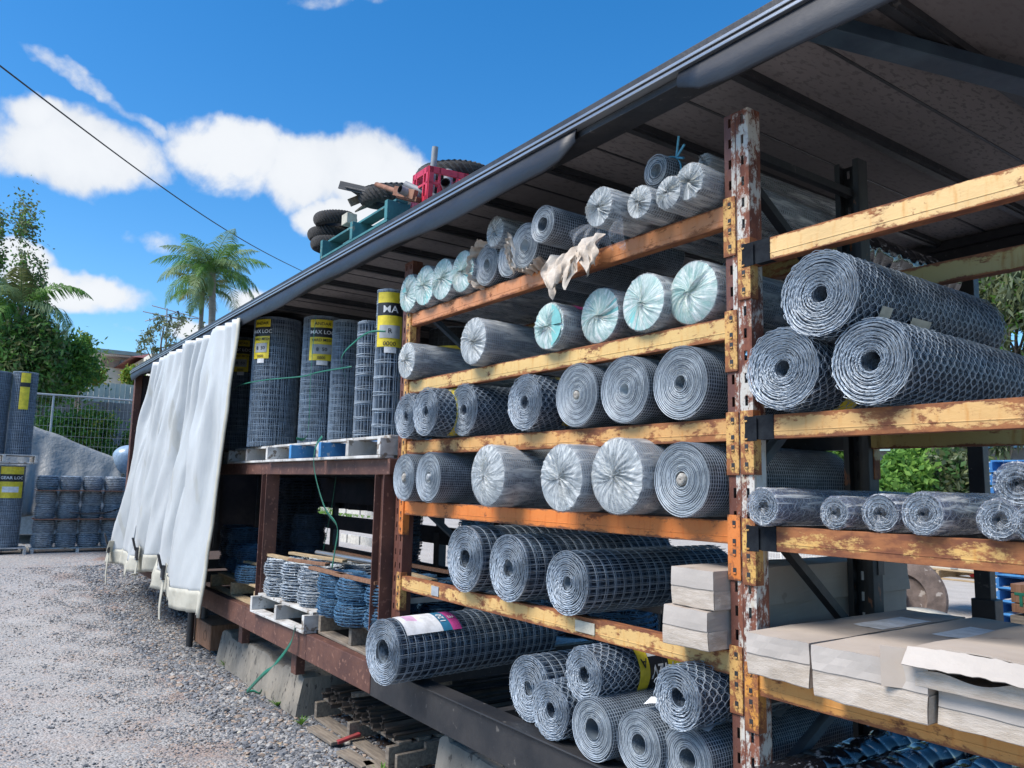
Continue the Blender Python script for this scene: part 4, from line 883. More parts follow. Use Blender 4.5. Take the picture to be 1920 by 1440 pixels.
# dark labelled roll seen through the second shelf
o = wire_roll('standing_mesh_roll', 'black', -5.6, 1.25, 2.98, .26, .98, 230, 'dark roll with dim black and yellow label seen through the second shelf of the rack', 'wire roll', 'wire rolls standing on the deck', None, (-PI/2, 0, 0), .05); o['_r'] = .26
tall_label(o, -PI/2+.55, .16, (('MAX LOC', .06, .12, 'label_grey'), ('90 15', .05, .28, 'label_black')), .19, 1.4)
# green straps
def strap(pts, w, name, label, parent=None, m='strap_green', **k):
    g = G(); P = np.array(pts, float)
    # smooth with catmull
    Q = []
    for i in range(len(P)-1):
        p0, p1, p2, p3 = P[max(i-1, 0)], P[i], P[i+1], P[min(i+2, len(P)-1)]
        for t in np.linspace(0, 1, 9)[:-1]: Q.append(.5*((2*p1)+(-p0+p2)*t+(2*p0-5*p1+4*p2-p3)*t*t+(-p0+3*p1-3*p2+p3)*t**3))
    Q.append(P[-1]); Q = np.array(Q); T = np.gradient(Q, axis=0); T /= np.linalg.norm(T, axis=1, keepdims=True)+1e-9
    side = np.cross(T, np.array([0.25, 1, .1])); side /= np.linalg.norm(side, axis=1, keepdims=True)+1e-9
    g.grid(np.stack([Q-side*w/2, Q+side*w/2], 1), m); o = g.build(name, parent, label=label, cat='strap' if label else None, **k); s = o.modifiers.new('s', 'SOLIDIFY'); s.thickness = .0015; return o
strap([(-7.55, -.06, 2.53), (-7.0, -.15, 2.53), (-6.4, -.12, 2.52), (-5.9, .0, 2.51), (-5.5, -.02, 2.50), (-5.0, .02, 2.49)], .010, 'plastic_strap', 'green strap tied round the standing mesh rolls at half height')
strap([(-4.95, -.04, 2.40), (-4.85, -.12, 2.52), (-4.6, -.13, 2.60), (-4.38, -.14, 2.62), (-4.25, -.10, 2.61)], .012, 'plastic_strap', 'green strap slanting round the two light standing rolls beside the rack')
strap([(-5.62, -.02, 2.95), (-5.63, -.03, 2.5), (-5.55, -.06, 2.05), (-5.50, -.16, 2.0)], .022, 'plastic_strap', 'dark green strap running down the front of the yard mesh roll')
q_ = lambda px, py, y: tuple(at(px, py, 'y', y))
strap([q_(604, 818, -.15), q_(593, 835, -.17), q_(588, 865, -.17), q_(594, 905, -.16), q_(610, 955, -.14), q_(632, 988, -.10), q_(628, 1030, -.06), q_(622, 1066, -.02)], .030, 'plastic_strap', 'long pale green strap curling down from the deck pallet to the barbed wire')
strap([q_(630, 893, .6), q_(620, 960, .6), q_(604, 1040, .6)], .016, 'plastic_strap', 'dark green strap hanging straight behind the long curling one')
a = at(553, 1172, 'y', -.13); strap([tuple(a), q_(545, 1205, -.16), q_(520, 1240, -.20), q_(490, 1268, -.26), tuple(at(462, 1298, 'z', .02))], .030, 'plastic_strap', 'loose green strap trailing from the trailer rail down onto the gravel')
b = at(462, 1298, 'z', .02); strap([tuple(b), tuple(b+(.10, .02, .03)), tuple(b+(.16, .05, .02)), tuple(b+(.10, .09, .03))], .02, 'plastic_strap', 'short curled green strap end lying on the gravel at the foot of the loose one')

# ------------------------------------------------------------------ wire coils
def coil_mesh(r, h, seed, m, m2, barbs=True, turns=None, core='core_lock'):
    q = np.random.default_rng(seed); g = G(); prof = lambda t: r*(.84+.16*math.sin(PI*min(1, max(0, t)))**.6)
    th = np.arange(28)*2*PI/28
    P = [np.stack([prof(t)*.93*np.cos(th), prof(t)*.93*np.sin(th), th*0+t*h], -1) for t in np.linspace(0, 1, 7)]
    P = [np.stack([.4*r*np.cos(th), .4*r*np.sin(th), th*0], -1)]+P+[np.stack([.45*r*np.cos(th), .45*r*np.sin(th), th*0+h*.98], -1), np.stack([.40*r*np.cos(th), .40*r*np.sin(th), th*0+h*.5], -1)]
    g.grid(np.array(P), core, True, True)
    for s in range(2):
        T = turns or int(h/.0095); N = T*34; t = np.arange(N)/N; a = 2*PI*T*t+q.uniform(0, 6)
        rr = np.array([prof(x) for x in t])*(1+.03*np.sin(a*.37+s))+q.normal(0, .0025, N)
        zz = t*h+.006*np.sin(a*.5+q.uniform(0, 6))+q.normal(0, .002, N)
        g.tube(np.stack([rr*np.cos(a), rr*np.sin(a), np.clip(zz, 0, h)], -1), .0019, m if s == 0 else m2, 3, ref=(0, 0, 1))
    if barbs:
        n = 210; a = q.uniform(0, 2*PI, n); t = q.random(n); rr = np.array([prof(x) for x in t])*1.01; c = np.stack([rr*np.cos(a), rr*np.sin(a), t*h], -1)
        d = np.stack([np.cos(a), np.sin(a), 0*a], -1)*.6+q.normal(0, .8, (n, 3)); d /= np.linalg.norm(d, axis=1, keepdims=True)
        g.tube(np.stack([c-d*.010, c+d*.013], 1), .0016, m, 3)
    for s in range(3):   # top turns
        T = 8; N = T*28; t = np.arange(N)/N; a = 2*PI*T*t; rr = r*(.45+.47*t)+q.normal(0, .002, N); g.tube(np.stack([rr*np.cos(a), rr*np.sin(a), h+.002*s+q.normal(0, .003, N)], -1), .0018, m, 3, ref=(0, 0, 1))
    return g
variants = {k: [coil_mesh(.165, .135, s+i, *v).mesh('barbed_wire_coil') for i in range(3)] for k, s, v in (('silver', 300, ('wire_silver', 'wire_mid')), ('blue', 320, ('wire_blue', 'wire_blue')), ('dark', 340, ('wire_dark', 'wire_dark')))}
plainv = [coil_mesh(.178, .165, 360+i, 'wire_silver', 'wire_bright', False, 15, 'core_fine').mesh('wire_coil') for i in range(3)]
def coil(me, x, y, z, label, group, name='barbed_wire_coil', s=(1, 1, 1)):
    o = bpy.data.objects.new(name, me); COL.objects.link(o); o.location = (x, y, z); o.rotation_euler = (random.uniform(-.03, .03), random.uniform(-.03, .03), random.uniform(0, 6.28)); o.scale = s
    tag(o, label, 'wire coil', group); return o
pallet(-5.22, -4.1, -.05, 1.0, .672, 'timber_grey', 'weathered grey pallet under the blue barbed wire coils, at the trailer rail', yaw=-.03, seed=21)
pallet(-6.36, -5.26, -.14, .95, .672, 'pallet_white', 'white-painted pallet with broken boards under the silver barbed wire coils', yaw=.02, seed=22)
pallet(-7.9, -6.55, -.05, 1.1, .672, 'timber_pale', 'pale yellowish pallet near the foot of the white curtain', yaw=0, seed=23)
cz = .672+.142
ordn = ('first', 'second', 'third', 'fourth')
for i, x in enumerate((-6.15, -5.83, -5.53)):
    for j, y in enumerate((.06, .40)):
        for k in range(2):
            coil(variants['silver'][(i+j+k) % 3], x, y+.02*i, cz+.138*k, '%s silver barbed wire coil, %s row, %s' % (('lower', 'upper')[k], ('front', 'rear')[j], ('nearest the brown deck post', 'middle one of three', 'next to the blue coils')[i]), 'silver barbed wire coils on the white pallet')
for i, (x, y) in enumerate(((-5.06, .06), (-4.71, .04), (-4.40, .10), (-5.02, .42), (-4.68, .40), (-4.38, .45))):
    for k in range(2):
        coil(variants['blue'][(i+k) % 3], x, y, cz+.138*k-(.03 if i in (0, 1, 2) and 0 else 0), '%s dark blue barbed wire coil, %s' % (('lower', 'upper')[k], ('front row beside the silver coils', 'front row middle', 'front row beside the post at the rack', 'rear row beside the silver coils', 'rear row middle', 'rear row near the rack')[i]), 'blue barbed wire coils')
for i, (x, y, n) in enumerate(((-7.45, .22, 2), (-7.05, .10, 1), (-7.85, .25, 3), (-7.5, .75, 4), (-8.3, .3, 3))):
    for k in range(n):
        coil(variants['blue' if i < 3 else 'dark'][(i+k) % 3], x, y, cz+.138*k, '%s coil from the bottom of the %s' % (ordn[k], ('dark blue stack on the pale pallet', 'low spot at the right of the pale pallet', 'dark blue stack half behind the curtain edge', 'dark stack at the rear of the pale pallet', 'dark stack hidden in shade by the curtain')[i]), 'dark blue coils near the curtain')
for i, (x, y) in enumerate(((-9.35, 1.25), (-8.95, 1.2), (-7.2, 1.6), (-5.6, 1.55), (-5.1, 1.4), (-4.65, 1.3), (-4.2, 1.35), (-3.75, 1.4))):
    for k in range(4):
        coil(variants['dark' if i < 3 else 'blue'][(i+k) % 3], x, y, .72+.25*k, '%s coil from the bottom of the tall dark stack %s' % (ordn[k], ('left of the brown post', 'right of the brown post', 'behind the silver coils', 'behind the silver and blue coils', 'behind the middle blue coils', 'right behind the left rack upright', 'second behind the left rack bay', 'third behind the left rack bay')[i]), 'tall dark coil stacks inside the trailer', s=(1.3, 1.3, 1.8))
def plank(x, y, z, L, yaw, m, label, w=.045, t=.02, tilt=0):
    g = G(); g.box((0, 0, t/2), (L, w, t), m); return g.build('wood_batten', loc=(x, y, z), rot=(0, tilt, yaw), bev=.002, label=label, cat='batten', group='timber slats lying on the wire coils')
zt = cz+.28
for i, (x, y, L, yaw, m, k, lb) in enumerate(((-6.1, .0, .75, .05, 'timber_pale', 0, 'pale slat along the front of the silver coils'), (-5.85, .18, .8, .15, 'timber_pale', .02, 'pale slat lying at a slant across the silver coils'), (-5.5, -.02, .45, .25, 'timber_brown', .02, 'short brown slat poking out over the silver coils'), (-5.05, -.06, .55, .02, 'timber_brown', .0, 'reddish slat on the front blue coils beside the silver ones'), (-4.62, -.05, .55, .06, 'timber_brown', .0, 'reddish slat on the front blue coils near the post'), (-4.5, .35, .4, -.1, 'timber_pale', 0, 'pale short slat on the rear blue coils near the rack'), (-5.4, .45, .9, .1, 'timber_grey', .0, 'grey slat across the rear coils'), (-5.8, .5, .9, .0, 'timber_brown', .02, 'brown slat at the back of the silver coils'), (-4.9, .55, .8, .05, 'timber_brown', .02, 'dark brown slat behind the blue coils'), (-7.1, .1, .35, .1, 'timber_pale', -.138, 'pale slat on the single low coil near the curtain'))):
    plank(x, y, zt+k, L, yaw, m, lb)
g = G(); g.tube([(-5.95, .22, zt+.055), (-5.0, .30, zt+.055)], .018, 'alloy', 10); g.tube([(-5.0, .30, zt+.055), (-4.8, .31, zt+.055)], .022, 'rubber', 10); g.build('steel_pipe', label='shiny steel pipe with black rubber end lying on the coils', cat='pipe')
# bright things behind the trailer, seen below the deck
for px0, px1, py0, py1, lab in ((637, 704, 948, 968, 'white slatted panel behind the trailer, seen under the deck, upper'), (640, 700, 1000, 1026, 'white slatted panel behind the trailer, seen under the deck, lower')):
    a = at(px0, py0, 'y', 3.6); b = at(px1, py1, 'y', 3.6); g = G(); n = 5
    for i in range(n): g.box((a[0]+(b[0]-a[0])*(i+.5)/n, 3.6+.02*(i % 2), (a[2]+b[2])/2), (abs(b[0]-a[0])/n*.97, .03, abs(a[2]-b[2])), 'white_plastic')
    g.build('slatted_panel', label=lab, cat='panel')

# ------------------------------------------------------------------ under and beside the trailer
def barrier(x0, x1, y0, y1, h, label):
    g = G(); n = 40; xs = np.linspace(x0, x1, n); P = []
    for x in xs:
        e = min(1, (x-x0)/.10, (x1-x)/.10); e = max(e, 0)**.5
        notch = .035 if (x0+.32 < x < x0+.62) or (x1-.75 < x < x1-.42) else 0
        hh = h*(.90+.10*e)-notch; w = y1-y0; t = .10*w
        row = [(0, 0), (t*.3, hh*.3), (t*.9, hh*.9), (t, hh*.985), (t+.015, hh), (w-t-.015, hh), (w-t, hh*.985), (w-t*.9, hh*.9), (w, 0)]
        P.append([(x+.006*mnoise.noise(Vector((x*5, a*9, b*9))), y0+a+.006*mnoise.noise(Vector((x*6, b*8, 1))), b+.008*mnoise.noise(Vector((x*7, a*9, 4)))) for a, b in row])
    P = np.array(P); g.grid(P, 'concrete', False)
    for k in (0, -1): g.add(P[k], [tuple(range(9))[::(1 if k else -1)]], 'concrete')
    return g.build('concrete_block', loc=(0, 0, 0), label=label, cat='concrete block')
barrier(-7.80, -5.70, .02, .50, .30, 'long weathered concrete barrier block under the brown trailer rail')
barrier(-3.85, -3.0, .08, .62, .37, 'short concrete block under the black trailer rail at the bottom of the photo')
g = G(); g.box((-8.35, .25, .17), (.62, .45, .24), 'timber_brown'); g.tube([(-8.22, .022, .17), (-8.22, .035, .17)], .05, 'steel_black', 12); g.build('timber_block', bev=.01, label='brown timber chock with a hole under the trailer, left of the concrete barrier', cat='block')
pallet(-5.60, -4.42, .12, 1.30, .005, 'timber_grey', 'weathered pallet on the ground carrying the stacked steel pickets', seed=31, yaw=.0)
g = G(); g.box((-4.37, .72, .05), (.03, 1.15, .09), 'timber_grey'); g.box((-4.37, .45, .115), (.03, .22, .04), 'timber_grey'); g.box((-4.37, 1.0, .115), (.03, .22, .04), 'timber_grey'); g.build('timber_board', bev=.003, label='notched grey board standing against the end of the picket pallet', cat='board')
# star pickets
g = G(); L = 1.7
for a in (PI/2, PI/2+2.09, PI/2-2.09): 
    g.box((math.cos(a)*.013, L/2, math.sin(a)*.013), (.026, L, .004), 'picket', [[math.cos(a), 0, -math.sin(a)], [0, 1, 0], [math.sin(a), 0, math.cos(a)]])
pk = g.mesh('steel_picket')
cnt = 0
for lay in range(4):
    for i in range(16-lay*2):
        x = -5.52+.070*i+lay*.05+random.uniform(-.01, .01)+(0 if lay < 3 else .0)
        if lay > 2 and i % 4 == 3: continue
        o = bpy.data.objects.new('steel_picket', pk); COL.objects.link(o); o.location = (x, .15+random.uniform(-.03, .05), .168+lay*.030+random.uniform(-.003, .003)); o.rotation_euler = (random.uniform(-.006, .006), random.uniform(-.4, .4)+(PI if (i+lay) % 2 else 0), random.uniform(-.02, .02))
        tag(o, 'dark rusty steel star picket lying in the pile on the ground pallet', 'fence post', 'steel pickets piled on the ground pallet'); cnt += 1
g = G(); g.bar((-5.0, .13, .20+.10), (-4.75, .75, .36), .05, .025, 'timber_grey'); g.build('wood_batten', label='grey stick lying across the pile of steel pickets', cat='slat')
g = G(); a = at(632, 1392, 'z', .03); b = at(675, 1376, 'z', .06); g.bar(a, b, .04, .02, 'red_wood'); g.build('timber_offcut', bev=.004, label='small red-painted timber offcut sticking out from the picket pallet', cat='offcut'); 
for x, y, L, yaw, lab in ((-4.62, .0, .34, .05, 'split grey board lying in front of the picket pallet'), (-4.42, .03, .22, -.2, 'short splintered board at the corner of the picket pallet'), (-5.15, .02, .4, .03, 'thin grey board lying on the gravel between barrier and picket pallet')):
    g = G(); g.box((0, 0, .012), (L, .09, .022), 'timber_grey'); g.build('timber_board', loc=(x, y, .015), rot=(0, 0, yaw), bev=.003, label=lab, cat='board')
def weed(x, y, s, label, n=26):
    g = G(); q = np.random.default_rng(int(abs(x)*1000))
    for i in range(n):
        a = q.uniform(0, 6.28); l = s*q.uniform(.5, 1.1); t = np.linspace(0, 1, 5); o_ = q.uniform(.3, 1.1)
        c = np.stack([l*o_*t*math.cos(a), l*o_*t*math.sin(a), l*(t-.45*o_*t*t)], -1); w = s*.07*np.sin(PI*np.clip(t+.08, 0, 1))[:, None]*np.array([[-math.sin(a), math.cos(a), 0]])
        g.grid(np.stack([c-w, c+w], 1), 'leaf_bright' if i % 3 else 'leaf_green')
    g.build('weed', loc=(x, y, float(gz(x, y))+.01), label=label, cat='weed')
for px, py, s, lab in ((425, 1252, .10, 'small green weed in the gravel by the left part of the concrete barrier'), (520, 1325, .09, 'small green weed in the gravel near the right end of the barrier'), (565, 1360, .08, 'tiny pale weed on the gravel in front of the picket pallet')):
    a = at(px, py, 'z', 0); weed(a[0], a[1], s, lab)
a = at(745, 1420, 'y', .02); weed(-4.36, .05, .09, 'small fresh green plant at the corner of the picket pallet', 10)
for i in range(26):
    px, py = random.choice([(60, 1275), (85, 1080), (150, 1120), (335, 1190), (480, 1090), (90, 1390), (290, 1330), (250, 1200), (420, 1400), (560, 1410), (180, 1340), (640, 1430), (200, 1090)]); a = at(px+random.uniform(-60, 60), py+random.uniform(-25, 25), 'z', 0)
    g = G(); l = random.uniform(.025, .06); P = np.array([[(l*(u-.5), l*.28*math.sin(PI*u)*(v-.5)*2, .006+.008*math.sin(3*u)) for v in (0, .5, 1)] for u in np.linspace(0, 1, 7)]); g.grid(P, random.choice(['timber_pale', 'label_cream', 'timber_brown']))
    g.build('dry_leaf', loc=(a[0], a[1], float(gz(a[0], a[1]))+.014), rot=(0, 0, random.uniform(0, 6)), label='small dry leaf lying on the open gravel in front of the trailer', cat='leaf', group='dry leaves on the gravel')

# ------------------------------------------------------------------ things on the roof
def tyre(x, y, z, r, w, label, tilt=(0, 0)):
    g = G(); prof = []; n = 13
    for a in np.linspace(-2.5, 2.5, n): prof.append((r-w*.42+w*.45*math.cos(a), w*.5*math.sin(a)))
    prof = [(r*.55, -w*.36)]+prof+[(r*.55, w*.36)]; th = np.arange(72)*2*PI/72; P = []
    for i, (pr, pz) in enumerate(prof):
        tread = .010*((np.arange(72) % 2)*2-1)*(1 if 4 < i < 11 else 0)*(1 if i % 2 else -1)
        P.append(np.stack([(pr+tread)*np.cos(th), (pr+tread)*np.sin(th), pz+0*th], -1))
    P.append(P[0]); g.grid(np.array(P), 'rubber', False, True); return g.build('tyre', loc=(x, y, z), rot=(tilt[0], tilt[1], 0), label=label, cat='tyre', group='old tyres on the trailer roof')
RZ = 3.245; yb = .18
def on_y(px, py, y=yb): return at(px, py, 'y', y)
a = at(597, 482, 'y', .0); b = at(728, 395, 'y', .0)
pp = pallet(a[0]+.02, b[0]-.02, .0, .95, RZ+.15, 'pallet_teal', 'dark green pallet lying on the edge of the trailer roof', seed=41, h=.17)
for (px, py) in (): pass
for x in (a[0]+.2, b[0]-.3): pass
g = G(); g.box(((a[0]+b[0])/2, .45, RZ+.075), (b[0]-a[0]-.2, .8, .14), 'timber_grey'); g.build('timber_bearer', label='flat grey timber packing under the green roof pallet', cat='timber')
PZ = RZ+.325
xs_ = a[0]; zz = at(640, 452, 'y', .25)
for k, (px, lab) in enumerate(((637, 'lowest tyre of the stack of three at the left of the roof pallet'), (630, 'middle tyre of the stack of three on the roof pallet'), (640, 'top tyre of the stack of three on the roof pallet'))):
    p = at(px, 440, 'y', .30); tyre(p[0]+.05, .22, PZ+.055+.105*k, .165, .11, lab, (.05*k, .04))
p = at(738, 362, 'y', .35); tyre(p[0], .35, p[2]-.03, .25, .13, 'tyre lying under metal offcuts in the middle of the roof pile', (.15, .1))
p = at(842, 325, 'y', .38); tyre(p[0], .42, p[2]-.03, .25, .14, 'big tyre behind the red crate on the roof', (.1, .05))
def crate():
    w, h = .26, .21; c = at(818, 350, 'y', .16); root = empty('milk_crate', (c[0], .18, c[2]-.135), (0, .10, -.12), label='bright red plastic crate full of pipe offcuts on the roof', cat='crate')
    g = G()
    for s in (-1, 1):
        for ax in (0, 1):
            def bx(u, z, du, dz):
                cc = (u, s*w/2, z) if ax == 0 else (s*w/2, u, z); dd = (du, .014, dz) if ax == 0 else (.014, du, dz); g.box(cc, dd, 'crate_red')
            bx(0, h-.02, w, .04); bx(0, .015, w, .03); bx(0, h*.52, w, .016)
            for u in (-w/2+.015, w/2-.015): bx(u, h/2, .032, h)
            for u in (-.06, .06): bx(u, h/2, .014, h)
    g.box((0, 0, .006), (w, w, .01), 'crate_red'); g.build('frame', root, bev=.002)
    pos = 0
    for (x, y, z, dx, dy, dz, r, l) in ((-.02, -.05, .02, .05, .0, 1, .02, .36), (-.08, .02, .03, .3, .5, .6, .02, .25), (.06, -.03, .04, -.6, -.6, .35, .022, .25), (.08, .05, .05, .7, -.5, .2, .03, .2), (-.05, -.1, .05, .2, -1, .15, .028, .16), (.02, .05, .02, -.3, .1, .9, .03, .26)):
        d = np.array((dx, dy, dz)); d = d/np.linalg.norm(d); g = G(); P = np.array((x, y, z)); g.tube([P, P+d*l], r, 'grey_pipe', 12); g.tube([P, P+d*l], r*.8, 'steel_black', 12)
        o = g.build('pipe_offcut', loc=(c[0], .18, c[2]-.135), rot=(0, .10, -.12)); tag(o, ('tall grey pipe standing up out of the red crate', 'grey pipe leaning left inside the red crate', 'grey pipe crossing the front of the red crate', 'thick grey pipe poking out of the right side of the red crate', 'short pipe lying low in the red crate', 'dark upright pipe in the middle of the red crate')[pos], 'pipe', 'pipe offcuts in the red crate'); pos += 1
crate()
def sheet(p, q, w, m, label, t=.012, name='steel_offcut', up=.5):
    g = G(); g.bar(p, q, w, t, m); g.bar(np.array(p)+(0, -w*.5, .03), np.array(q)+(0, -w*.5, .03), t, .06, m); g.build(name, bev=.002, label=label, cat='steel offcut')
sheet(at(662, 360, 'y', .1), at(740, 378, 'y', .3), .22, 'steel_black', 'dark angled steel sheet sticking out to the left over the roof pallet')
sheet(at(672, 392, 'y', .15), at(720, 372, 'y', .35), .15, 'timber_grey', 'grey flat offcut poking out under the dark steel sheet on the roof')
g = G(); g.tube([at(706, 346, 'y', .12), at(765, 366, 'y', .12)], .018, 'rust_heavy', 8); g.build('rusty_rod', label='thin rusty rod lying across the tyre on the roof', cat='rod')
sheet(at(762, 372, 'y', .05), at(800, 380, 'y', .08), .16, 'rust_heavy', 'rusty square plate leaning under the red crate', .03)
g = G(); a2 = at(655, 410, 'y', .08); g.box(a2+(0, 0, -.01), (.10, .08, .08), 'label_cream'); g.build('bracket', bev=.004, rot=(0, 0, 0), label='small cream bracket beside the stack of tyres on the roof', cat='bracket')

# ------------------------------------------------------------------ left background: yard stacks
BX = -15.0
def gzz(x, y): return float(gz(x, y))+.0
def bgp(px, py, x=BX): return at(px, py, 'x', x)
zp = bgp(140, 1043)[2]
yl, yr = bgp(57, 1035)[1], bgp(228, 1040)[1]
pallet(BX-1.15, BX, yl, yr, zp, 'pallet_white', 'white-grey pallet under the stacked plain wire coils in the left background', along='y', seed=51)
g = G(); g.box((BX-.6, (yl+yr)/2, zp-.10), (1.1, yr-yl-.1, .2), 'rust_heavy'); g.build('earth_bank', kind='structure', loc=(0, 0, 0))
n5 = 5
for row in range(n5):
    yv = [917, 955, 975, 1003, 1025]
    for c in range(4):
        y = yl+(yr-yl)*(c+.5)/4; z = zp+.145+row*.235
        coil(plainv[(row+c) % 3], BX-.20, y, z, 'plain background pallet coil, %s column from the left, %s layer from the bottom' % (ordn[c], ('first', 'second', 'third', 'fourth', 'fifth')[row]), 'plain wire coils stacked on the background pallet', 'wire_coil', (1.0, (yr-yl)/4/.36, 1.36))
for row, m in ((2, 'rust_heavy'), (4, 'rust_heavy')):
    g = G(); g.box((BX-.2, (yl+yr)/2, zp+.145+row*.235-.006), (.5, yr-yl, .012), 'rust_heavy'); g.build('cardboard_sheet', label='thin brown divider sheet in the wire coil stack, %s' % ('lower' if row == 2 else 'upper'), cat='divider')
strap([(BX+.02, yl+.5, zp+.72), (BX+.03, yl+.8, zp+.70), (BX+.03, yl+1.1, zp+.73), (BX+.02, yr, zp+.84)], .03, 'plastic_strap', 'black strap sagging across the wire coil stack in the background', m='rubber')
zs1 = bgp(25, 1038)[2]; zs2 = bgp(30, 858)[2]
y0_, y1_ = bgp(-60, 1038)[1], bgp(48, 1038)[1]
pallet(BX-.95, BX+.1, y0_, y1_, zs1-.05, 'pallet_white', 'pallet under the lower tall mesh rolls at the left edge of the photo', along='y', seed=52)
def bgroll(px0, px1, t, b, lab, seed, dx=0, lbl=None):
    p0, p1 = bgp(px0, t), bgp(px1, t); zt = p0[2]; zb_ = bgp(px0, b)[2]; r = (p1[1]-p0[1])/2
    root = empty('standing_mesh_roll', (BX-r+dx, (p0[1]+p1[1])/2, zt), (-PI/2, 0, 0), label=lab, cat='wire roll', group='tall mesh rolls stacked at the left edge'); root['_r'] = float(r)
    roll_geo('weld', r, zt-zb_, seed, .05).build('wire_mesh', root); return root
bgroll(-38, 26, 692, 852, 'upper tall mesh roll cut off by the left edge of the photo', 401); o = bgroll(26, 76, 695, 852, 'upper tall mesh roll with small yellow tag, above the pallet at the left edge', 402)
g = G(); g.grid(bent(o['_r'], -.08, .05, .02, .62, .05, 8, 6, .012), 'label_yellow'); g.grid(bent(o['_r'], -.08, .05, .18, .25, .05, 8, 3, .016), 'label_black'); g.build('label', o)
pa = bgp(-60, 866); pb = bgp(70, 866); pallet(BX-.95, BX+.1, pa[1], pb[1], pa[2], 'pallet_white', 'white pallet between the upper and lower tall rolls at the left edge', along='y', seed=53)
bgroll(-60, -2, 872, 1034, 'lower tall mesh roll hidden mostly outside the left edge', 404); o = bgroll(-2, 52, 872, 1034, 'lower tall mesh roll with a big yellow and black label at the left edge', 403)
g = G(); r = o['_r']; t0 = 0.0
g.grid(bent(r, -.17, .17, .02, .14, t0, 10, 4, .012), 'label_yellow'); g.grid(bent(r, -.17, .17, .14, .26, t0, 10, 4, .012), 'label_black'); g.grid(bent(r, -.17, .17, .26, .52, t0, 10, 4, .012), 'label_yellow'); g.grid(bent(r, -.12, .10, .34, .43, t0, 10, 4, .016), 'label_white')
lb = g.build('label', o); g = G(); bent_text(g, 'GEAR LOC', .065, r, t0, 0, .20, 'label_white', 0, .018); g.build('lettering', lb)
# temporary mesh fence
def mesh_fence(p, q, h, label, dx=.075, dz=.20, name='mesh_fence'):
    p = np.array(p); q = np.array(q); L = np.linalg.norm(q[:2]-p[:2]); d = (q-p)/L; root = empty(name, tuple(p), label=label, cat='fence')
    g = G(); n = int(L/dx)
    P = np.array([[d*i*dx, d*i*dx+np.array((0, 0, h))] for i in range(n)]); g.tube(P, .0026, 'fence_zinc', 3, ref=(1, 0, 0))
    P = np.array([[np.array((0, 0, k*dz)), d*L+np.array((0, 0, k*dz))] for k in range(int(h/dz)+1)]); g.tube(P, .0026, 'fence_zinc', 3, ref=(0, 0, 1)); g.build('wire_panel', root)
    g = G(); g.tube([(0, 0, h), tuple(d*L+np.array((0, 0, h)))], .022, 'fence_zinc', 8); g.tube([(0, 0, .08), tuple(d*L+np.array((0, 0, .08)))], .022, 'fence_zinc', 8); g.build('rail', root)
    for s in np.arange(0, L+.01, L/3): g = G(); g.tube([tuple(d*s), tuple(d*s+np.array((0, 0, h)))], .022, 'fence_zinc', 8); g.build('post', root)
fa = at(40, 736, 'x', -19); fb = at(262, 756, 'x', -19.0); fz = float(gz(-19, 0))
mesh_fence((-19, fa[1]-1.5, fz), (-19.0, fb[1]+2.5, fz), fa[2]-fz, 'temporary galvanised mesh fence behind the tarpaulin')
# tarp-covered boat
def tarp():
    root = empty('covered_boat', (-17.2, -.1, float(gz(-17, 0))), label='small boat on a trailer under a draped grey tarpaulin, beyond the coil stack', cat='boat'); bz = root.location[2]
    A = at(60, 775, 'x', -17)-(0, .9, -.15); Bp = at(222, 862, 'x', -17); g = G(); P = []
    for u in np.linspace(0, 1, 40):
        ridge = A+(Bp-A)*u; row = []
        for v in np.linspace(0, 1, 16):
            w = v*(1.1-.5*u); z = ridge[2]-(ridge[2]-bz-.55)*(v**1.15)-.08*math.sin(PI*v)*(1-u)+.035*mnoise.noise(Vector((u*6, v*5, 2)))
            row.append((ridge[0]+w+.13*abs(math.sin(u*13+v*1.5))*v+.05*math.sin(u*37+v*2)*v, ridge[1]+.10*v*math.sin(u*8), z-.06*abs(math.sin(u*9+v*5))*v))
        P.append(row)
    back = [[(2*(A+(Bp-A)*u)[0]-p[0]-.2, p[1], p[2]) for p in row] for u, row in zip(np.linspace(0, 1, 40), P)]
    off = np.array(root.location); g.grid(np.array(P)-off, 'tarp'); g.grid(np.array(back)-off, 'tarp'); o = g.build('tarpaulin', root); s = o.modifiers.new('s', 'SOLIDIFY'); s.thickness = .006
    g = G(); m = at(243, 848, 'x', -17)-off; th = np.linspace(0, PI/2, 8); g.grid(lathe([(.001, 0)]+[(.30*math.sin(a), .22-.22*math.cos(a)) for a in th]+[(.26, .55), (.1, .57)], 20)[:, :, [0, 2, 1]]*(1, 1, -1)+m+(0, 0, .14), 'bluegrey_paint', True, True)
    g.box(m+(0, .02, -.60), (.12, .16, .55), 'bluegrey_paint'); g.build('outboard_motor', root)
    g = G(); g.box(at(215, 905, 'x', -17)-off, (.5, .7, .06), 'white_plastic'); g.bar(at(228, 868, 'x', -17)-off, at(230, 920, 'x', -17)-off, .04, .04, 'fence_zinc'); g.bar(at(216, 866, 'x', -17)-off, at(205, 905, 'x', -17)-off, .03, .03, 'fence_zinc'); g.box((0, -.1, .35), (1.0, 2.2, .4), 'bluegrey_paint'); g.build('hull', root)
tarp()
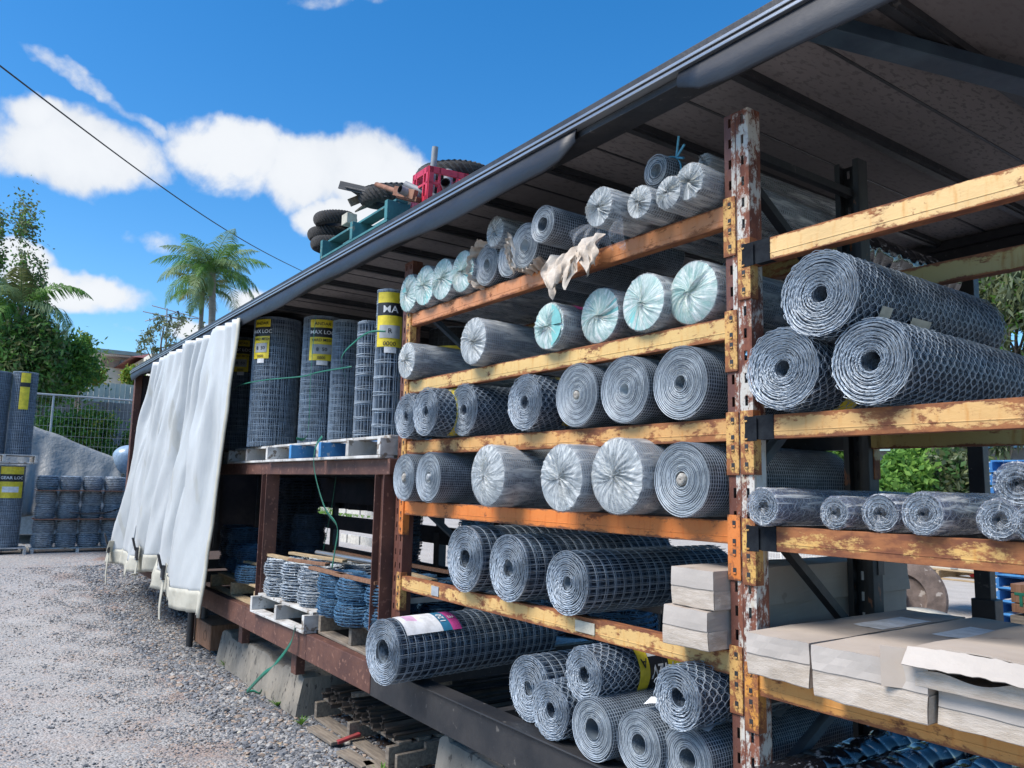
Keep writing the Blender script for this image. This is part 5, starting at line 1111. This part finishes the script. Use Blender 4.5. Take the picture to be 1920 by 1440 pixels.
# grass verge, retaining wall, panel fence, house
g = G(); n = 9000; y = rng.uniform(-8, 9, n); x = rng.uniform(-28, -19.3, n); zg = gz(x, y); h = rng.uniform(.06, .2, n); a = rng.uniform(0, 6.28, n); w = .02
c = np.stack([x, y, zg], -1); d = np.stack([np.cos(a)*w, np.sin(a)*w, 0*a], -1); tp_ = c+np.stack([rng.normal(0, .05, n), rng.normal(0, .05, n), h], -1)
g.add(np.stack([c-d, c+d, tp_], 1).reshape(-1, 3), np.arange(n*3).reshape(-1, 3), 'leaf_bright'); g.build('grass', kind='stuff', label='bright green grass verge behind the mesh fence', cat='grass')
wz = at(200, 752, 'x', -32)[2]
wl = empty('retaining_wall', (-32, 0, 1.5), label='dark grey concrete sleeper retaining wall behind the shrubs', cat='wall')
g = G()
for k in range(9): g.box((0, 0, .1+k*.31), (.22+.03*(k % 2), 40, .30), 'block_wall')
g.build('sleepers', wl, loc=(0, 0, wz-1.5-2.78)); 
for y in np.arange(-12, 14, 2.4): g = G(); g.box((.14, y, wz-1.5-1.5), (.12, .16, 2.9), 'block_wall'); g.build('post', wl)
pf = empty('panel_fence', (-33, 0, wz), label='pale green metal panel fence on top of the retaining wall', cat='fence'); ph = at(200, 718, 'x', -33)[2]-wz
g = G()
for i, y in enumerate(np.arange(-12, 14, .18)): g.box((.02*(i % 2), y, ph/2), (.02, .17, ph), 'fence_panel')
g.build('sheet_panel', pf)
for y in np.arange(-11, 14, 2.4): g = G(); g.box((.06, y, ph/2+.05), (.1, .14, ph+.1), 'fence_zinc'); g.build('post', pf)
def house():
    HX = -50; root = empty('house', (HX, 6, 6), label='cream rendered two-storey house with flat green-edged roof on the hill', cat='house'); o_ = np.array((HX, 6, 6.))
    a = at(178, 664, 'x', HX); b = at(262, 672, 'x', HX); c = at(185, 735, 'x', HX); zt = a[2]; zb_ = c[2]-1.5; yl_, yr_ = at(186, 680, 'x', HX)[1], at(262, 680, 'x', HX)[1]+6
    g = G(); g.box(np.array((HX-4, (yl_+yr_)/2, (zt+zb_)/2))-o_, (8, yr_-yl_, zt-zb_), 'render_wall'); g.build('wall', root)
    g = G(); g.box(np.array((HX-3.8, (yl_+yr_)/2, zt+.12))-o_, (9.4, yr_-yl_+1.2, .22), 'roof_green'); g.box(np.array((HX-3.8, (yl_+yr_)/2, zt-.02))-o_, (9.0, yr_-yl_+.9, .12), 'white_plastic'); g.build('roof', root)
    p, q = at(191, 672, 'x', HX), at(222, 690, 'x', HX); g = G(); g.box(np.array((HX+.05, (p[1]+q[1])/2, (p[2]+q[2])/2))-o_, (.12, q[1]-p[1], p[2]-q[2]), 'wall_tan'); w = g.build('garage_panel', root)
    p, q = at(226, 674, 'x', HX), at(244, 690, 'x', HX); g = G(); g.box(np.array((HX+.05, (p[1]+q[1])/2, (p[2]+q[2])/2))-o_, (.1, q[1]-p[1], p[2]-q[2]), 'label_grey'); w = g.build('window', root)
    r2 = empty('house', (-46, 8, 6), label='second house with a dark red hipped roof, half behind the trailer corner', cat='house'); o2 = np.array((-46, 8, 6.))
    p = at(248, 676, 'x', -46); g = G(); y0, y1 = p[1], p[1]+7; z0 = p[2]; V = [(-50, y0-.3, z0), (-44.5, y0-.3, z0), (-44.5, y1, z0), (-50, y1, z0), (-47, y0+1.0, z0+.6), (-47, y1-2, z0+.6)]
    g.add(np.array(V)-o2, [(0, 1, 4, 4), (1, 2, 5, 4), (2, 3, 5, 5), (3, 0, 4, 5)], 'roof_red') if False else None
    g.add(np.array(V)-o2, [(0, 1, 4), (2, 3, 5)], 'roof_red'); g.add(np.array(V)-o2, [(1, 2, 5, 4), (3, 0, 4, 5)], 'roof_red'); g.build('roof', r2)
    g = G(); g.box(np.array((-46, (y0+y1)/2, z0-2))-o2, (7, y1-y0-.6, 4), 'render_wall'); g.build('wall', r2)
    an = empty('tv_antenna', (HX+1, 0, 7), label='tall television antenna with thin horizontal rods above the houses', cat='antenna'); AX = -46; oa = np.array((HX+1, 0, 7.))
    t, b_ = at(313, 578, 'x', AX), at(316, 650, 'x', AX); g = G(); g.tube([t-oa, b_-oa-(0, 0, 3)], .04, 'fence_zinc', 6); g.build('mast', an)
    g = G()
    for (x0, y0_, x1, y1_) in ((268, 584, 352, 602), (285, 573, 372, 596), (292, 590, 345, 598), (272, 602, 330, 586), (335, 595, 375, 598)): g.tube([at(x0, y0_, 'x', AX)-oa, at(x1, y1_, 'x', AX)-oa], .028, 'fence_zinc', 4)
    for (x0, y0_) in ((303, 596), (318, 594), (333, 587), (316, 605)): g.tube([at(x0, y0_-4, 'x', AX)-oa, at(x0+3, y0_+5, 'x', AX)-oa], .06, 'steel_black', 4)
    g.build('rods', an)
house()

# ------------------------------------------------------------------ vegetation
def leaves(g, C, size, mats, elong=2.0, q=rng, up=.3, probs=None):
    n = len(C); d = q.normal(0, 1, (n, 3)); d[:, 2] -= up; d /= np.linalg.norm(d, axis=1, keepdims=True)
    e = np.cross(d, q.normal(0, 1, (n, 3))); e /= np.linalg.norm(e, axis=1, keepdims=True)+1e-9; s = size*q.uniform(.6, 1.3, (n, 1))
    V = np.stack([C-d*s*elong/2, C+e*s*.5, C+d*s*elong/2, C-e*s*.5], 1); k = q.choice(len(mats), n, p=probs)
    for i, m in enumerate(mats):
        W = V[k == i]
        if len(W): g.add(W.reshape(-1, 3), np.arange(len(W)*4).reshape(-1, 4), m)
def crown_pts(c, rad, n, nclump, q, spread=.28, shell=.55, flat=1):
    u = q.normal(0, 1, (nclump, 3)); u /= np.linalg.norm(u, axis=1, keepdims=True); cc = u*(shell+(1-shell)*q.random((nclump, 1)))*np.array(rad)
    sz = q.uniform(.5, 1.3, nclump); i = q.integers(0, nclump, n); P = cc[i]+q.normal(0, 1, (n, 3))*np.array(rad)*spread*sz[i][:, None]*np.array((1, 1, flat))
    return P+np.array(c), cc+np.array(c)
def tree(name, base, c, rad, n, label, cat, mats, size, nclump=40, seed=1, trunk=.12, elong=2.0, spread=.24, bark='bark', group=None, probs=None, up=.3, limbs=14):
    q = np.random.default_rng(seed); root = empty(name, tuple(base), label=label, cat=cat, group=group); b = np.array(base, float)
    P, cc = crown_pts(np.array(c)-b, rad, n, nclump, q, spread); g = G(); leaves(g, P, size, mats, elong, q, up, probs); g.build('crown', root)
    g = G(); top = np.array(c)-b+(0, 0, rad[2]*.5); t = np.linspace(0, 1, 10)[:, None]; path = t*top+np.stack([.12*np.sin(t[:, 0]*5+seed), .12*np.cos(t[:, 0]*4)-.12, 0*t[:, 0]], -1)*rad[0]
    g.tube(path, trunk*(1-.75*t[:, 0]), bark, 8)
    for i in range(limbs):
        e = cc[q.integers(len(cc))]; k = q.integers(3, 8); s = path[k]; m = (s+e)/2+q.normal(0, .06, 3)*rad[2]; g.tube([s, (s+m)/2+(0, 0, .02), m, e], np.array([.35, .28, .2, .08])*trunk*(1-.06*k)*1.2, bark, 5)
    g.build('trunk', root); return root
def shrub(px, py, x, wpx, hpx, label, mats, seed, n=2600, size=.13, cat='shrub', group=None, elong=1.8):
    p = at(px, py, 'x', x); s = np.dot(p-CAM, CF)/FPX; r = wpx/2*s; h = hpx/2*s; zb_ = min(float(gz(x, p[1])), p[2]-h*.9)
    return tree('shrub', (x, p[1], zb_), (x, p[1], p[2]), (r, r, h), n, label, cat, mats, size, 34, seed, .06, elong, .26, group=group, limbs=8)
GR = 'shrubs between the mesh fence and the retaining wall'
for i, (px, py, w, h, lab, mt) in enumerate(((100, 815, 90, 75, 'light green shrub at the left in front of the retaining wall', ['leaf_bright', 'leaf_green']), (175, 812, 75, 90, 'leafy yellow-green shrub in the middle of the fence row', ['leaf_bright', 'leaf_yellow', 'leaf_green']), (215, 855, 70, 46, 'dark lower shrub right of the middle, near the boat motor', ['leaf_green', 'leaf_dark']), (255, 838, 40, 80, 'green shrub at the right end of the row, beside the trailer', ['leaf_bright', 'leaf_green']), (140, 878, 110, 40, 'low shrub behind the tarpaulin', ['leaf_green', 'leaf_dark']))):
    shrub(px, py, -25.5, w, h, lab, mt, 500+i, 9000, .055, group=GR)
shrub(92, 690, -28, 130, 110, 'big dark green feathery tree mass behind the tall rolls', ['leaf_green', 'leaf_dark', 'leaf_bright'], 520, 26000, .07, 'tree', elong=2.6)
shrub(40, 665, -25.5, 100, 130, 'dense green tree below the drooping palm at the left', ['leaf_green', 'leaf_dark', 'leaf_gum'], 521, 20000, .075, 'tree', elong=2.6)
shrub(158, 668, -30, 20, 60, 'pointed yellow-green conifer between the trees and the house', ['leaf_yellow', 'leaf_bright', 'leaf_green'], 522, 6000, .06, 'tree', elong=3)
shrub(155, 697, -31, 62, 36, 'golden bushy shrub in front of the house', ['leaf_yellow', 'leaf_orange', 'leaf_bright'], 523, 8000, .07, 'shrub', elong=3)
shrub(248, 706, -33.6, 30, 28, 'small yellow bush above the panel fence beside the trailer', ['leaf_yellow', 'leaf_bright'], 524, 4000, .07)
p = at(0, 545, 'x', -27); tree('gum_tree', (-27, p[1]-.3, 1), p, (1.15, 1.15, 2.6), 9000, 'tall sparse grey-green tree at the left edge of the photo', 'tree', ['leaf_gum', 'leaf_grey', 'leaf_green'], .065, 46, 530, .14, 1.8, .12)
p = at(318, 640, 'x', -40); tree('bare_tree', (-40, p[1], 4), p, (1.7, 1.7, 1.4), 1500, 'thin nearly bare tree with fine twigs behind the antenna', 'tree', ['leaf_grey', 'leaf_gum'], .08, 40, 531, .10, 2.5, .10, limbs=40)
def palm(base, top, R, nf, label, seed, mats=('leaf_palm', 'leaf_green'), r=.14, droop=1.0, name='palm_tree', lw=.026, skip=None):
    q = np.random.default_rng(seed); root = empty(name, tuple(base), label=label, cat='palm tree'); b = np.array(base, float); T = np.array(top, float)-b
    g = G(); t = np.linspace(0, 1, 14)[:, None]; g.tube(t*T+np.stack([0*t[:, 0], .1*np.sin(t[:, 0]*3), 0*t[:, 0]], -1), r*(1.1-.35*t[:, 0]), 'palm_trunk', 10)
    g.tube([T-(0, 0, .9), T-(0, 0, .4), T+(0, 0, .15)], np.array([.8, .95, .4])*r, 'leaf_palm', 8); g.build('trunk', root)
    for k in range(nf):
        a = 2*PI*k/nf*1.618*5+q.uniform(-.2, .2); el = 1.25-1.45*(k/nf)+q.uniform(-.12, .12); L = R*q.uniform(.85, 1.1); n = 34
        n = 40; s = np.linspace(0, 1, n); ang = el-(1.2+.5*(k/nf))*droop*s**1.4; dx = np.cumsum(np.cos(ang))*L/n; dz = np.cumsum(np.sin(ang))*L/n
        P = np.stack([dx*math.cos(a), dx*math.sin(a), dz], -1)+T; g = G(); g.tube(P, .018*(1-.8*s)*R/2.2, 'leaf_palm', 4)
        hd = np.array([math.cos(a), math.sin(a), 0]); sd = np.array([-math.sin(a), math.cos(a), 0]); W = []
        for i in range(3, n):
            for sub in range(2):
                for sg in (-1, 1):
                    pt = P[i]-(P[i]-P[i-1])*sub/2; l = L*.27*math.sin(PI*min(1, .12+.9*s[i])**.8)*q.uniform(.8, 1.1)+.05; tl = np.array([math.cos(ang[i])*hd[0], math.cos(ang[i])*hd[1], math.sin(ang[i])])
                    d = sd*sg*.75+tl*.55+np.array((0, 0, -.12))+q.normal(0, .10, 3); d /= np.linalg.norm(d); m = pt+d*l*.55; e = m+(d+np.array((0, 0, -.95)))/1.3*l*.55; w = tl*lw*.5
                    W.append([pt-w*.5, pt+w*.5, m+w, m-w]); W.append([m-w, m+w, e+w*.15, e-w*.15])
        W = np.array(W); g.add(W.reshape(-1, 3), np.arange(len(W)*4).reshape(-1, 4), (mats[k % len(mats)] if k != 3 else mats[-1])); g.build('frond', root)
PX = -30
c = at(398, 512, 'x', PX); palm((PX, c[1]+.1, 3), c, 2.35, 28, 'taller palm tree with full feathery crown above the trailer', 601, ('leaf_palm', 'leaf_green', 'leaf_palm', 'leaf_bright'), .15)
c = at(380, 548, 'x', PX-1.5); palm((PX-1.5, c[1]-.25, 3), c, 1.45, 14, 'lower palm tree leaning left just behind the taller one', 602, ('leaf_palm', 'leaf_green', 'leaf_orange'), .10)
c = at(38, 575, 'x', -26); palm((-26, c[1]-.2, 1.5), c, 2.0, 11, 'ragged palm with long drooping fronds at the left edge', 603, ('leaf_gum', 'leaf_palm', 'leaf_green'), .13, 1.35, lw=.04)
# overhead cable
g = G(); A = at(-80, 62, 'x', -20); Bp = at(566, 508, 'x', -45); pts = [A+(Bp-A)*t-np.array((0, 0, .5*math.sin(PI*t))) for t in np.linspace(0, 1.25, 30)]; g.tube(pts, .022, 'rubber', 5)
g.build('overhead_cable', label='thin dark overhead cable crossing the sky from the upper left', cat='cable')
# distant tree line all round
g = G(); q = np.random.default_rng(9); n = 42000; a = q.uniform(0, 2*PI, n); rad = q.uniform(95, 130, n); hmax = 5+3.5*np.sin(a*7)+2*np.sin(a*19+1)+1.5*np.sin(a*43)
P = np.stack([rad*np.cos(a), rad*np.sin(a), q.random(n)**.8*np.maximum(hmax, 2)], -1); leaves(g, P, 1.1, ['leaf_green', 'leaf_dark', 'leaf_gum'], 1.6, q); g.build('distant_woods', kind='stuff', label='far green tree line on the horizon beyond the yard', cat='woods')

# ------------------------------------------------------------------ right background (behind the rack)
def bgt(px, py, y): return at(px, py, 'y', y)
for i, (px, ptop, pbot, w, y, lab) in enumerate(((1745, 430, 860, 130, 19, 'tall wispy grey-green casuarina seen left of the rear trailer post'), (1885, 420, 880, 190, 17, 'tall wispy casuarina filling the right edge behind the rack'), (1800, 520, 900, 130, 24, 'casuarina further back between the two nearer ones'))):
    t_, b_ = bgt(px, ptop, y), bgt(px, pbot, y); s = np.dot(t_-CAM, CF)/FPX; c = (t_+b_)/2; r = w/2*s
    tree('casuarina_tree', (c[0], y, 0), c+(0, 0, .2), (r, r, (t_[2]-b_[2])/2), 26000, lab, 'tree', ['leaf_grey', 'leaf_gum', 'leaf_green'], .085, 90, 700+i, .14, 4.5, .085, up=1.2, limbs=60, group='casuarina trees behind the yard', probs=[.5, .35, .15])
for i, (px, py, w, h, y, lab, mt) in enumerate(((1690, 895, 90, 80, 15, 'bright green bush seen under the second rack beam', ['leaf_bright', 'leaf_green']), (1720, 860, 60, 50, 17, 'leafy bush with pointed top in front of the green roof', ['leaf_green', 'leaf_bright']), (1650, 915, 70, 60, 14, 'low light green bush beside the rear upright', ['leaf_bright', 'leaf_green']), (1790, 900, 110, 110, 16, 'dark soft bush left of the rear trailer post', ['leaf_dark', 'leaf_gum', 'leaf_grey']), (1560, 880, 120, 120, 18, 'green bush behind the big fine mesh roll', ['leaf_green', 'leaf_bright']))):
    c = bgt(px, py, y); s = np.dot(c-CAM, CF)/FPX; r, h2 = w/2*s, h/2*s
    tree('shrub', (c[0], y, 0), c, (r, r, h2), 6000, lab, 'shrub', mt, .09, 40, 720+i, .05, 1.8, .22, limbs=8, group='bushes behind the yard')
c = bgt(1680, 850, 26); g = G(); g.add(np.array([(-9, -5, 0), (9, -5, 0), (9, 5, 0), (-9, 5, 0), (-9, 0, 1.7), (9, 0, 1.7)]), [(0, 1, 5, 4), (2, 3, 4, 5)], 'roof_green'); sh = empty('shed', (c[0], 31, 0), label='long shed with pale green metal roof beyond the bushes', cat='shed')
g.build('roof', sh, loc=(0, 0, c[2]+.1)); g = G(); g.box((0, 0, (c[2]+.1)/2), (17, 9, c[2]+.1), 'block_wall'); g.build('wall', sh)
# stacked blue pallets
c = bgt(1852, 862, 7.6); x0 = c[0]; zz = c[2]; k = 0
while zz-.14*(k+1) > -.05 and k < 16:
    pallet(x0, x0+1.15, 7.6, 8.7, max(0, zz-.145*(k+1)), 'pallet_blue', 'blue pallet in the tall stack at the right edge, number %s from the top' % ('one', 'two', 'three', 'four', 'five', 'six', 'seven', 'eight', 'nine', 'ten', 'eleven', 'twelve', 'thirteen', 'fourteen', 'fifteen', 'sixteen')[k], seed=800, yaw=.0, group='blue pallets stacked in the yard'); k += 1
# white tank on a timber pallet
def tank():
    y = 9.5; a, b = bgt(1700, 1042, y), bgt(1822, 1048, y); zt, zb_ = bgt(1760, 1010, y)[2], bgt(1760, 1068, y)[2]; cx, w = (a[0]+b[0])/2, b[0]-a[0]
    root = empty('white_crate', (cx, y+.5, zb_), label='low cream storage bin with a grey square badge standing on a yellow pallet', cat='bin'); g = G(); g.box((0, 0, (zt-zb_)/2), (w, .9, zt-zb_), 'render_wall'); g.box((0, 0, zt-zb_), (w+.05, .95, .04), 'render_wall'); g.build('body', root, bev=.02)
    s = bgt(1786, 1063, y)-np.array((cx, y+.5, zb_)); g = G(); g.box((s[0], -.456, s[2]+.02), (.10, .006, .10), 'label_grey'); g.build('badge', root)
    pallet(cx-w*.6, cx+w*.6, y-.05, y+1.05, max(zb_-.13, 0), 'timber_pale', 'yellowish timber pallet under the cream bin behind the rack', seed=61)
tank()
def cable_wheel():
    c = bgt(1690, 1110, 6.2); r = .42; root = empty('cable_drum', (c[0], 6.2, max(c[2]-.05, r)), (0, 0, .35), label='rusty round drum with a curved pale rim standing behind the boxes', cat='drum'); g = G()
    g.grid(lathe([(.06, 0), (.06, -.12), (.001, -.12)], 24), 'drum_brown', True, True); g.grid(lathe([(.06, 0), (r*.55, .02), (r*.6, -.03), (r, 0), (r+.02, .02), (r, .05), (.05, .06)], 48), 'drum_brown', False, True); g.build('disc', root)
    c = bgt(1705, 1150, 5.6); g = G(); th = np.linspace(0, PI, 24); P = np.array([[(.42*math.cos(t)*k, v, .16*math.sin(t)*k) for k in (1.0,) for v in (0, .15, .3)] for t in th]); g.grid(P, 'label_cream'); o = g.build('curved_sheet', loc=(c[0], 5.6, c[2]-.14), label='curved pale rusty sheet lying behind the boxes, in front of the drum', cat='sheet'); s = o.modifiers.new('s', 'SOLIDIFY'); s.thickness = .01
cable_wheel()
def tg_box():
    y = 5.2; a, b = bgt(1894, 1093, y), bgt(1894, 1148, y); h = a[2]-b[2]; w = .6; root = empty('timber_crate', (a[0]+w/2, y+.3, b[2]), label='brown timber crate with green lettering at the right edge of the photo', cat='crate'); g = G()
    for k in range(3): g.box((0, 0, h*(k+.5)/3), (w, .6, h/3-.008), 'timber_brown')
    g.build('body', root, bev=.004); V, F = text2d('TG', h*.62, .03); g = G(); g.add(np.stack([V[:, 0]-w*.28, 0*V[:, 0]-.304, V[:, 1]+h*.45], -1), tri_faces(F), 'strap_green'); g.build('lettering', root)
    g = G(); g.box((0, 0, b[2]/2-.01), (.62, .62, b[2]-.02), 'timber_grey'); g.build('timber_packing', loc=(a[0]+w/2, y+.3, 0), label='grey timber blocks under the lettered crate', cat='timber')
tg_box()
g = G(); c = bgt(1868, 1065, 10.5); g.bar(c+(-.35, 0, -.15), c+(.3, 0, .35), .12, .10, 'red_paint'); g.tube([c+(-.3, .1, -.1), c+(.5, .1, -.12)], .15, 'rubber', 10); g.build('red_machine', label='red painted machine arm lying in the bright yard at the right', cat='machine')
g = G(); c = bgt(1895, 1088, 9.5); g.box((c[0]+.3, 9.5, .06), (1.0, .2, .1), 'concrete'); g.box((c[0]+.1, 9.3, .14), (.8, .12, .05), 'timber_pale'); g.build('timber_bearer', label='pale timber lengths lying on the yard near the red machine', cat='timber')
def gates():
    for i, (px0, px1, lab) in enumerate(((1430, 1560, 'white welded mesh gate leaning in the yard, seen between the boxes and the rusty beam'), (1565, 1660, 'second white mesh gate further right behind the rear upright'))):
        y = 11; a, b = bgt(px0, 1025, y), bgt(px1, 1025, y); h = 1.35; root = empty('mesh_gate', (a[0], y, 0), (-.15, 0, 0), label=lab, cat='gate', group='white mesh gates in the yard'); w = b[0]-a[0]; g = G()
        n = int(w/.06); P = np.array([[(k*.06, 0, 0), (k*.06, 0, h)] for k in range(n)]); g.tube(P, .006, 'white_plastic', 4, ref=(1, 0, 0)); P = np.array([[(0, 0, k*.1), (w, 0, k*.1)] for k in range(14)]); g.tube(P, .006, 'white_plastic', 4, ref=(0, 0, 1)); g.build('mesh', root)
        g = G(); g.tube([(0, 0, 0), (0, 0, h)], .025, 'fence_zinc', 6); g.tube([(w, 0, 0), (w, 0, h)], .025, 'fence_zinc', 6); g.tube([(0, 0, h), (w, 0, h)], .025, 'fence_zinc', 6); g.tube([(w*.3, 0, 0), (w*.15, 0, h)], .025, 'white_plastic', 6); g.build('frame', root)
gates()
c = at(1150, 1150, 'z', .1); g = G()
P = np.array([[(-6.6+.9*u*1.6, 4.6+v*1.2, .10+.02*math.cos(u*60)) for v in (0, 1)] for u in np.linspace(0, 1, 90)]); g.grid(P, 'alloy'); o = g.build('corrugated_sheet', label='corrugated silver roofing sheet lying behind the trailer, seen under the rack', cat='sheet'); s = o.modifiers.new('s', 'SOLIDIFY'); s.thickness = .004
c = bgt(1222, 1160, 1.6); g = G()
for k in range(14): 
    g.tube([(c[0]-.14+k*.022, 1.6, c[2]+.16), (c[0]-.13+k*.024, 1.58, c[2]-.1), (c[0]-.10+k*.026, 1.6, c[2]-.25)], .006, 'steel_black' if k % 3 else 'alloy', 4)
g.build('wire_bundle', label='hanging bundle of black and silver rods just left of the stacked boxes', cat='rods')

# ------------------------------------------------------------------ sky and sun
SUN_EL, SUN_AZ = math.radians(52), math.radians(187)   # azimuth measured from +Y towards +X
w = bpy.data.worlds.new('World'); SC.world = w; w.use_nodes = True; w.node_tree.nodes.clear(); N = NT(w.node_tree)
sky = N.n('TexSky', sky_type='NISHITA'); sky.sun_disc = False; sky.sun_elevation = SUN_EL; sky.sun_rotation = SUN_AZ; sky.air_density = 1.0; sky.dust_density = .3; sky.ozone_density = 2.5
D = N.n('TexCoord').outputs['Generated']
hs = N.n('HueSaturation', {'Saturation': 1.38, 'Value': .80, 'Color': sky.outputs[0]})
warp = N.vm('SCALE', N.vm('SUBTRACT', N.noise(D, 5.5, 5, .6, out='Color'), (.5, .5, .5))); warp.node.inputs['Scale'].default_value = .10
Dw = N.vm('ADD', D, warp)
CL = [((140, 275), (195, 20), 88), ((60, 215), (80, -6), 48), ((225, 185), (120, 75), 14), ((290, 225), (60, 42), 16), ((430, 290), (118, 15), 78), ((560, 320), (120, 22), 78), ((690, 340), (135, 30), 85), ((660, 410), (120, 10), 40), ((140, 530), (150, 40), 48), ((40, 480), (80, 10), 40), ((285, 445), (38, 12), 20), ((655, 8), (75, 5), 16), ((255, 622), (38, 6), 14), ((470, 570), (90, 25), 38), ((400, 640), (120, 20), 40), ((1885, 560), (110, 5), 60), ((1750, 500), (60, 5), 25), ((-300, 420), (260, 20), 70), ((-700, 200), (300, 30), 90), ((2500, 200), (260, 30), 110), ((2300, 640), (200, 10), 60), ((3200, 450), (300, 10), 110)]
dens = None
for (cx, cy), (ax, ay), bb in CL:
    c = ray(cx, cy); e1 = ray(cx+ax, cy+ay)-c; ra = np.linalg.norm(e1); e1 = e1/ra; e2 = np.cross(c, e1); e2 /= np.linalg.norm(e2); rb = bb/math.hypot(ax, ay)*ra
    dl = N.vm('SUBTRACT', Dw, tuple(c)); u = N.n('VectorMath', {0: dl, 1: tuple(e1/ra)}, operation='DOT_PRODUCT').outputs['Value']; v = N.n('VectorMath', {0: dl, 1: tuple(e2/rb)}, operation='DOT_PRODUCT').outputs['Value']
    r2 = N.m('ADD', N.m('MULTIPLY', u, u), N.m('MULTIPLY', v, v)); wgt = .30 if bb < 25 else 1.0
    d = N.m('MULTIPLY', N.m('SUBTRACT', 1.0, r2), wgt); fr = N.n('VectorMath', {0: Dw, 1: tuple(c)}, operation='DOT_PRODUCT').outputs['Value']; d = N.m('MULTIPLY_ADD', N.m('LESS_THAN', fr, 0.0), -9.0, d)
    dens = d if dens is None else N.m('MAXIMUM', dens, d)
nz = N.noise(D, 11.0, 11, .60, .15); nz2 = N.noise(D, 3.0, 4, .5)
dn = N.m('ADD', N.m('MAXIMUM', N.m('MULTIPLY_ADD', dens, 1.5, .12), -1.6), N.m('MULTIPLY', N.m('SUBTRACT', nz, .5), 3.6))
mask = N.ramp(dn, -.22, .95, 0, .97)
shade = N.ramp(N.m('ADD', N.m('MULTIPLY', nz2, .5), N.m('MULTIPLY', dn, -.10)), .12, .42)
cc = N.mix(shade, (3.55, 3.65, 3.78), (2.5, 2.72, 3.05))
skyc = N.mix(mask, hs.outputs[0], cc)
bg = N.n('Background', {0: skyc, 1: .12}); ow = N.n('OutputWorld', {0: bg.outputs[0]})
sun = bpy.data.lights.new('sun', 'SUN'); sun.energy = 2.7; sun.angle = math.radians(32); sun.color = (1, .93, .84); so = bpy.data.objects.new('sun', sun); COL.objects.link(so)
sd = Vector((math.sin(SUN_AZ)*math.cos(SUN_EL), math.cos(SUN_AZ)*math.cos(SUN_EL), math.sin(SUN_EL))); so.rotation_euler = sd.to_track_quat('Z', 'Y').to_euler(); so.location = (0, 0, 20)
SC.view_settings.view_transform = 'Standard'; SC.view_settings.look = 'None'; SC.view_settings.exposure = 1.12; SC.view_settings.gamma = 1
SC.cycles.transparent_max_bounces = 12; SC.cycles.max_bounces = 6; SC.cycles.diffuse_bounces = 4
